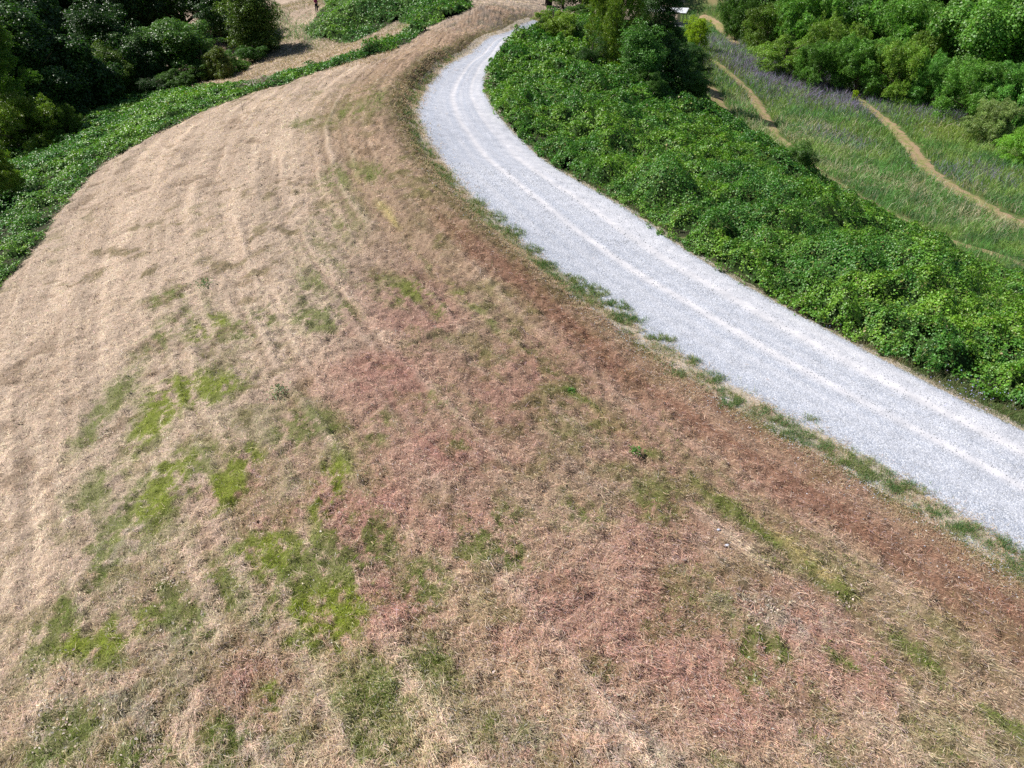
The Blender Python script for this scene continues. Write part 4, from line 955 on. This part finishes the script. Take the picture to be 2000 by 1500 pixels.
bp = [(0, 0, .95), (0, .0, 1.15), (0, .01, 1.35), (0, 0, 1.47), (0, -.02, 1.56), (0, -.03, 1.66), (0, -.02, 1.73),
      (.17, .01, 1.42), (.22, .03, 1.16), (.20, -.12, .95), (.19, -.17, .90), (-.17, .01, 1.42), (-.22, .03, 1.14), (-.19, -.20, 1.05), (-.16, -.27, 1.04),
      (.09, 0, .90), (.10, -.02, .50), (.11, .02, .09), (.11, -.12, .04), (-.09, 0, .90), (-.11, -.03, .50), (-.13, .02, .09), (-.14, -.12, .04)]
be = [(0, 1), (1, 2), (2, 3), (3, 4), (4, 5), (5, 6), (2, 7), (7, 8), (8, 9), (9, 10), (2, 11), (11, 12), (12, 13), (13, 14), (0, 15), (15, 16), (16, 17), (17, 18), (0, 19), (19, 20), (20, 21), (21, 22)]
br = [(.13, .10), (.12, .09), (.14, .10), .055, .055, (.075, .095), .06, .05, .042, .033, .03, .05, .042, .033, .03, .085, .058, .04, .035, .085, .058, .04, .035]
body = skin_mesh("body", bp, be, br, M_SKIN, per)
shp = [0, 1, 2, 3, 7, 8, 11, 12]; mp_ = {v: i for i, v in enumerate(shp)}
sp2 = [bp[i] for i in shp]; sp2[3] = (0, 0, 1.455); sp2[0] = (0, 0, .90)
skin_mesh("shirt", sp2, [(mp_[a], mp_[b]) for a, b in be if a in mp_ and b in mp_], [(.165, .13), (.15, .115), (.165, .125), .08, .078, .062, .078, .062], M_SHIRT, per)
trp = [0, 15, 16, 17, 19, 20, 21]; mp_ = {v: i for i, v in enumerate(trp)}
skin_mesh("trousers", [bp[i] for i in trp], [(mp_[a], mp_[b]) for a, b in be if a in mp_ and b in mp_], [(.15, .12), .105, .082, .07, .105, .082, .07], M_TROU, per)
for s in ((.11, -.05), (-.135, -.05)): skin_mesh("shoe", [(s[0], .07, .05), (s[0], -.04, .055), (s[0], -.15, .04)], [(0, 1), (1, 2)], [.05, .055, .045], M_SHOE, per, 1)
bm = bmesh.new(); bmesh.ops.create_icosphere(bm, subdivisions=3, radius=1)
for v in bm.verts:
    p_ = v.co.copy(); v.co = Vector((p_.x * .095, p_.y * .115 + .0, p_.z * .105 + 1.70))
    if p_.y < -.3 and p_.z < .35: v.co.y += .09 * min(1, (-p_.y - .3) * 2)
me = bpy.data.meshes.new("hair"); bm.to_mesh(me); bm.free(); me.materials.append(M_HAIR); o = link(bpy.data.objects.new("hair", me)); o.parent = per
bag = link(bpy.data.objects.new("hand_bag", None)); 
a = math.radians(35); hx, hy = .22, -.187
bag.location = (pp[0] + hx * math.cos(a) - hy * math.sin(a), pp[1] + hx * math.sin(a) + hy * math.cos(a), pz + .62)
info(bag, "small black bag hanging from the hand of the person in pink", "bag")
box_part("pouch", [(0, 0, .12, .12, .26, .24)], M_TROU, bag, .03); box_part("handle", [(0, -.09, .29, .02, .02, .12), (0, .09, .29, .02, .02, .12), (0, 0, .355, .02, .2, .02)], M_TROU, bag, .004)

# ------------------------------------------------------------------ small things
def at(px, py, hf=HG):
    q = on_ground([px], [py])[0]; return q[0], q[1], float(hf(q[:1], q[1:])[0])
def stem_thing(name, px, py, h, n, col, label, cat, lean=.25, seed=0, leafc=None, group=None):
    x_, y_, z_ = at(px, py); r_ = random.Random(seed)
    t = link(bpy.data.objects.new(name, None)); t.location = (x_, y_, z_ - .02); info(t, label, cat, group)
    segs = [[((0, 0, 0), .012), ((.02, .01, h * .5), .009), ((.05 * r_.uniform(-1, 1), .03, h), .004)]]
    for k in range(n):
        a = r_.uniform(0, 6.28); z0 = h * r_.uniform(.25, .8); q = h * r_.uniform(.2, .4)
        segs.append([((.01, .01, z0), .007), ((q * .6 * math.cos(a), q * .6 * math.sin(a), z0 + q * .5), .005), ((q * math.cos(a), q * math.sin(a), z0 + q * .9), .003)])
    limb_mesh("stem", segs, plain(name + "_stem", col, .9), t)
    if leafc:
        m = 160; P_ = np.c_[rng.normal(0, h * .45, m), rng.normal(0, h * .45, m), rng.uniform(.05, .7, m) * h]
        V, Fc, Cc = leaves(P_, rng.normal(size=(m, 3)) + [0, 0, 1], rng.uniform(.04, .09, m), rng.uniform(.02, .05, m), jit(np.repeat([leafc], m, 0), .2), True)
        mesh_np("foliage", V, Fc, Cc, M_GRASS, parent=t)
    return t
stem_thing("bare_sapling", 475, 222, .95, 9, (.12, .10, .09), "bare grey twiggy sapling on the straw near the left vines", "sapling", seed=1)
stem_thing("dry_weed", 400, 560, .45, 6, (.3, .28, .15), "small leafy weed standing on the pale straw left of centre", "weed", seed=3, leafc=(.14, .22, .10))
stem_thing("dry_weed", 202, 470, .6, 5, (.35, .28, .16), "thin tan weed stalk near the left vines", "weed", seed=4)
stem_thing("dry_weed", 545, 770, .35, 6, (.2, .25, .1), "grey green weed in the pink straw", "weed", seed=5, leafc=(.24, .30, .18))
stem_thing("dry_weed", 1240, 885, .18, 8, (.1, .2, .05), "dark green leafy weed beside the yellow grass line", "weed", seed=6, leafc=(.12, .26, .05))
stem_thing("dry_weed", 1115, 765, .16, 8, (.1, .2, .05), "little green weed above the leafy one on the same grass line", "weed", seed=7, leafc=(.12, .26, .05))
# tan seed stalk and dark stump in the vines
x_, y_, z_ = at(1295, 345, H1); kz = z_ + float(kud_h2(np.array([x_]), np.array([y_]))[0])
t = link(bpy.data.objects.new("seed_stalk", None)); t.location = (x_, y_, kz - .3); info(t, "single tan seed stalk standing up out of the vines", "dry plant")
limb_mesh("stem", [[((0, 0, 0), .02), ((.01, 0, .5), .018), ((0, .01, 1.0), .012)]], plain("tan_stalk", (.5, .4, .22), .8), t)
limb_mesh("seed_head", [[((0, .01, .98), .03), ((.02, .01, 1.08), .10), ((.01, .01, 1.17), .02)]], plain("tan_seed", (.42, .36, .15), .9), t)
x_, y_, z_ = at(1440, 372, H1); kz = z_ + float(kud_h2(np.array([x_]), np.array([y_]))[0])
t = limb_mesh("tree_stump", [[((0, 0, -.9), .26), ((0, .02, -.3), .21), ((.02, .02, .12), .19), ((.03, .02, .16), .16), ((.03, .02, .10), .02)]], plain("dark_wood", (.035, .028, .035), .9), None)
t.location = (x_, y_, kz + .1); info(t, "dark weathered stump poking out of the vines", "stump")

# brush pile at the field's left edge
x_, y_, z_ = at(518, 168); bpile = []
m = 420; a_ = rng.uniform(0, 6.28, m); q = np.abs(rng.normal(0, 1, m)); P_ = np.c_[x_ + q * np.cos(a_) * 1.3, y_ + q * np.sin(a_) * 1.1, z_ + np.maximum(0, .75 - q * .35) * rng.random(m)]
V, Fc, Cc = blades(P_, rng.uniform(0, 6.28, m), rng.uniform(-.2, .7, m), rng.uniform(.4, 1.1, m), rng.uniform(.02, .05, m), jit(np.repeat([[.30, .24, .21]], m, 0), .3), .4)
o = mesh_np("brush_pile", V, Fc, Cc, M_STRAW); info(o, "heap of grey brown dead brush at the left edge of the field", "brush", kind="stuff")

# fallen leaves in drifts, flowers, pale rocks
def litter_leaves(L, name, label, cat, col, s0, s1, lift=.03, flat=.4):
    P_ = []
    for (px, py, r_, n) in L:
        x_, y_, z_ = at(px, py); a_ = rng.uniform(0, 6.28, n); q = np.abs(rng.normal(0, r_, n)); xx = x_ + q * np.cos(a_); yy = y_ + q * np.sin(a_)
        P_.append(np.c_[xx, yy, HG(xx, yy) + lift * rng.uniform(.6, 1.8, n)])
    P_ = np.concatenate(P_); m = len(P_)
    V, Fc, Cc = leaves(P_, np.c_[rng.normal(0, flat, m), rng.normal(0, flat, m), np.ones(m)], rng.uniform(s0, s1, m), rng.uniform(s0, s1, m) * .6, jit(np.repeat([col], m, 0), .25), True)
    o = mesh_np(name, V, Fc, Cc, M_STRAW); info(o, label, cat, kind="stuff")
litter_leaves([(1490,1200,.25,50),(1510,1195,.2,30),(1460,1180,.3,20),(1650,1180,.3,20),(1560,1185,.5,30),(330,1130,.35,50),(110,1370,.4,60),(120,1420,.4,40),(280,1490,.4,50),(200,850,.3,25),(100,1300,.5,30),(1340,1090,.05,3),(1420,1155,.05,3),
  (1190,1370,2.5,120),(400,1200,2.0,80),(1500,1350,2.0,90),(800,900,3,70),(300,1400,1.5,90)], "fallen_leaves", "curled pale brown leaves lying on the straw", "leaves", (.50, .42, .36), .04, .085, .04, .6)
def dflow(px, py, r_, n, h):
    x_, y_, z_ = at(px, py, H1); return np.c_[x_ + rng.normal(0, r_, n), y_ + rng.normal(0, r_, n), z_ + rng.uniform(.15, h, n)]
P_ = np.concatenate([dflow(1870, 765, .45, 45, .4), dflow(1900, 790, .45, 40, .4), dflow(1945, 780, .3, 12, .4), dflow(1630, 650, .2, 4, .3)]); m = len(P_)
V, Fc, Cc = leaves(P_, np.c_[rng.normal(0, .3, m), rng.normal(0, .3, m), np.ones(m)], np.full(m, .035), np.full(m, .035), jit(np.repeat([[.40, .40, .78]], m, 0), .1), True)
o = mesh_np("blue_flowers", V, Fc, Cc, M_GRASS); info(o, "tiny pale blue flowers in the weeds by the road", "flowers", kind="stuff")
def rock(px, py, s, label, seed, col=(.5, .52, .62), nm="pale_rock"):
    x_, y_, z_ = at(px, py); bm = bmesh.new(); bmesh.ops.create_icosphere(bm, subdivisions=2, radius=s); r_ = random.Random(seed)
    for v in bm.verts: v.co = Vector((v.co.x * 1.3, v.co.y * .9, v.co.z * .6)) * r_.uniform(.75, 1.2)
    me = bpy.data.meshes.new(nm); bm.to_mesh(me); bm.free(); me.materials.append(plain("rock_%d" % seed, col, .8)); o = link(bpy.data.objects.new(nm, me)); o.location = (x_, y_, z_ + s * .35 + .02); info(o, label, "rock")
rock(1402, 1040, .035, "small blue grey rock on the straw right of centre", 1)
rock(1419, 1067, .045, "pale bluish rock just below the smaller blue grey one", 2, (.62, .62, .70))
rock(1337, 1093, .04, "brown grey rock left of the two bluish ones", 3, (.35, .28, .25))
rock(1265, 420, .0, "x", 9) if False else None
print("TREES", _cnt[0])
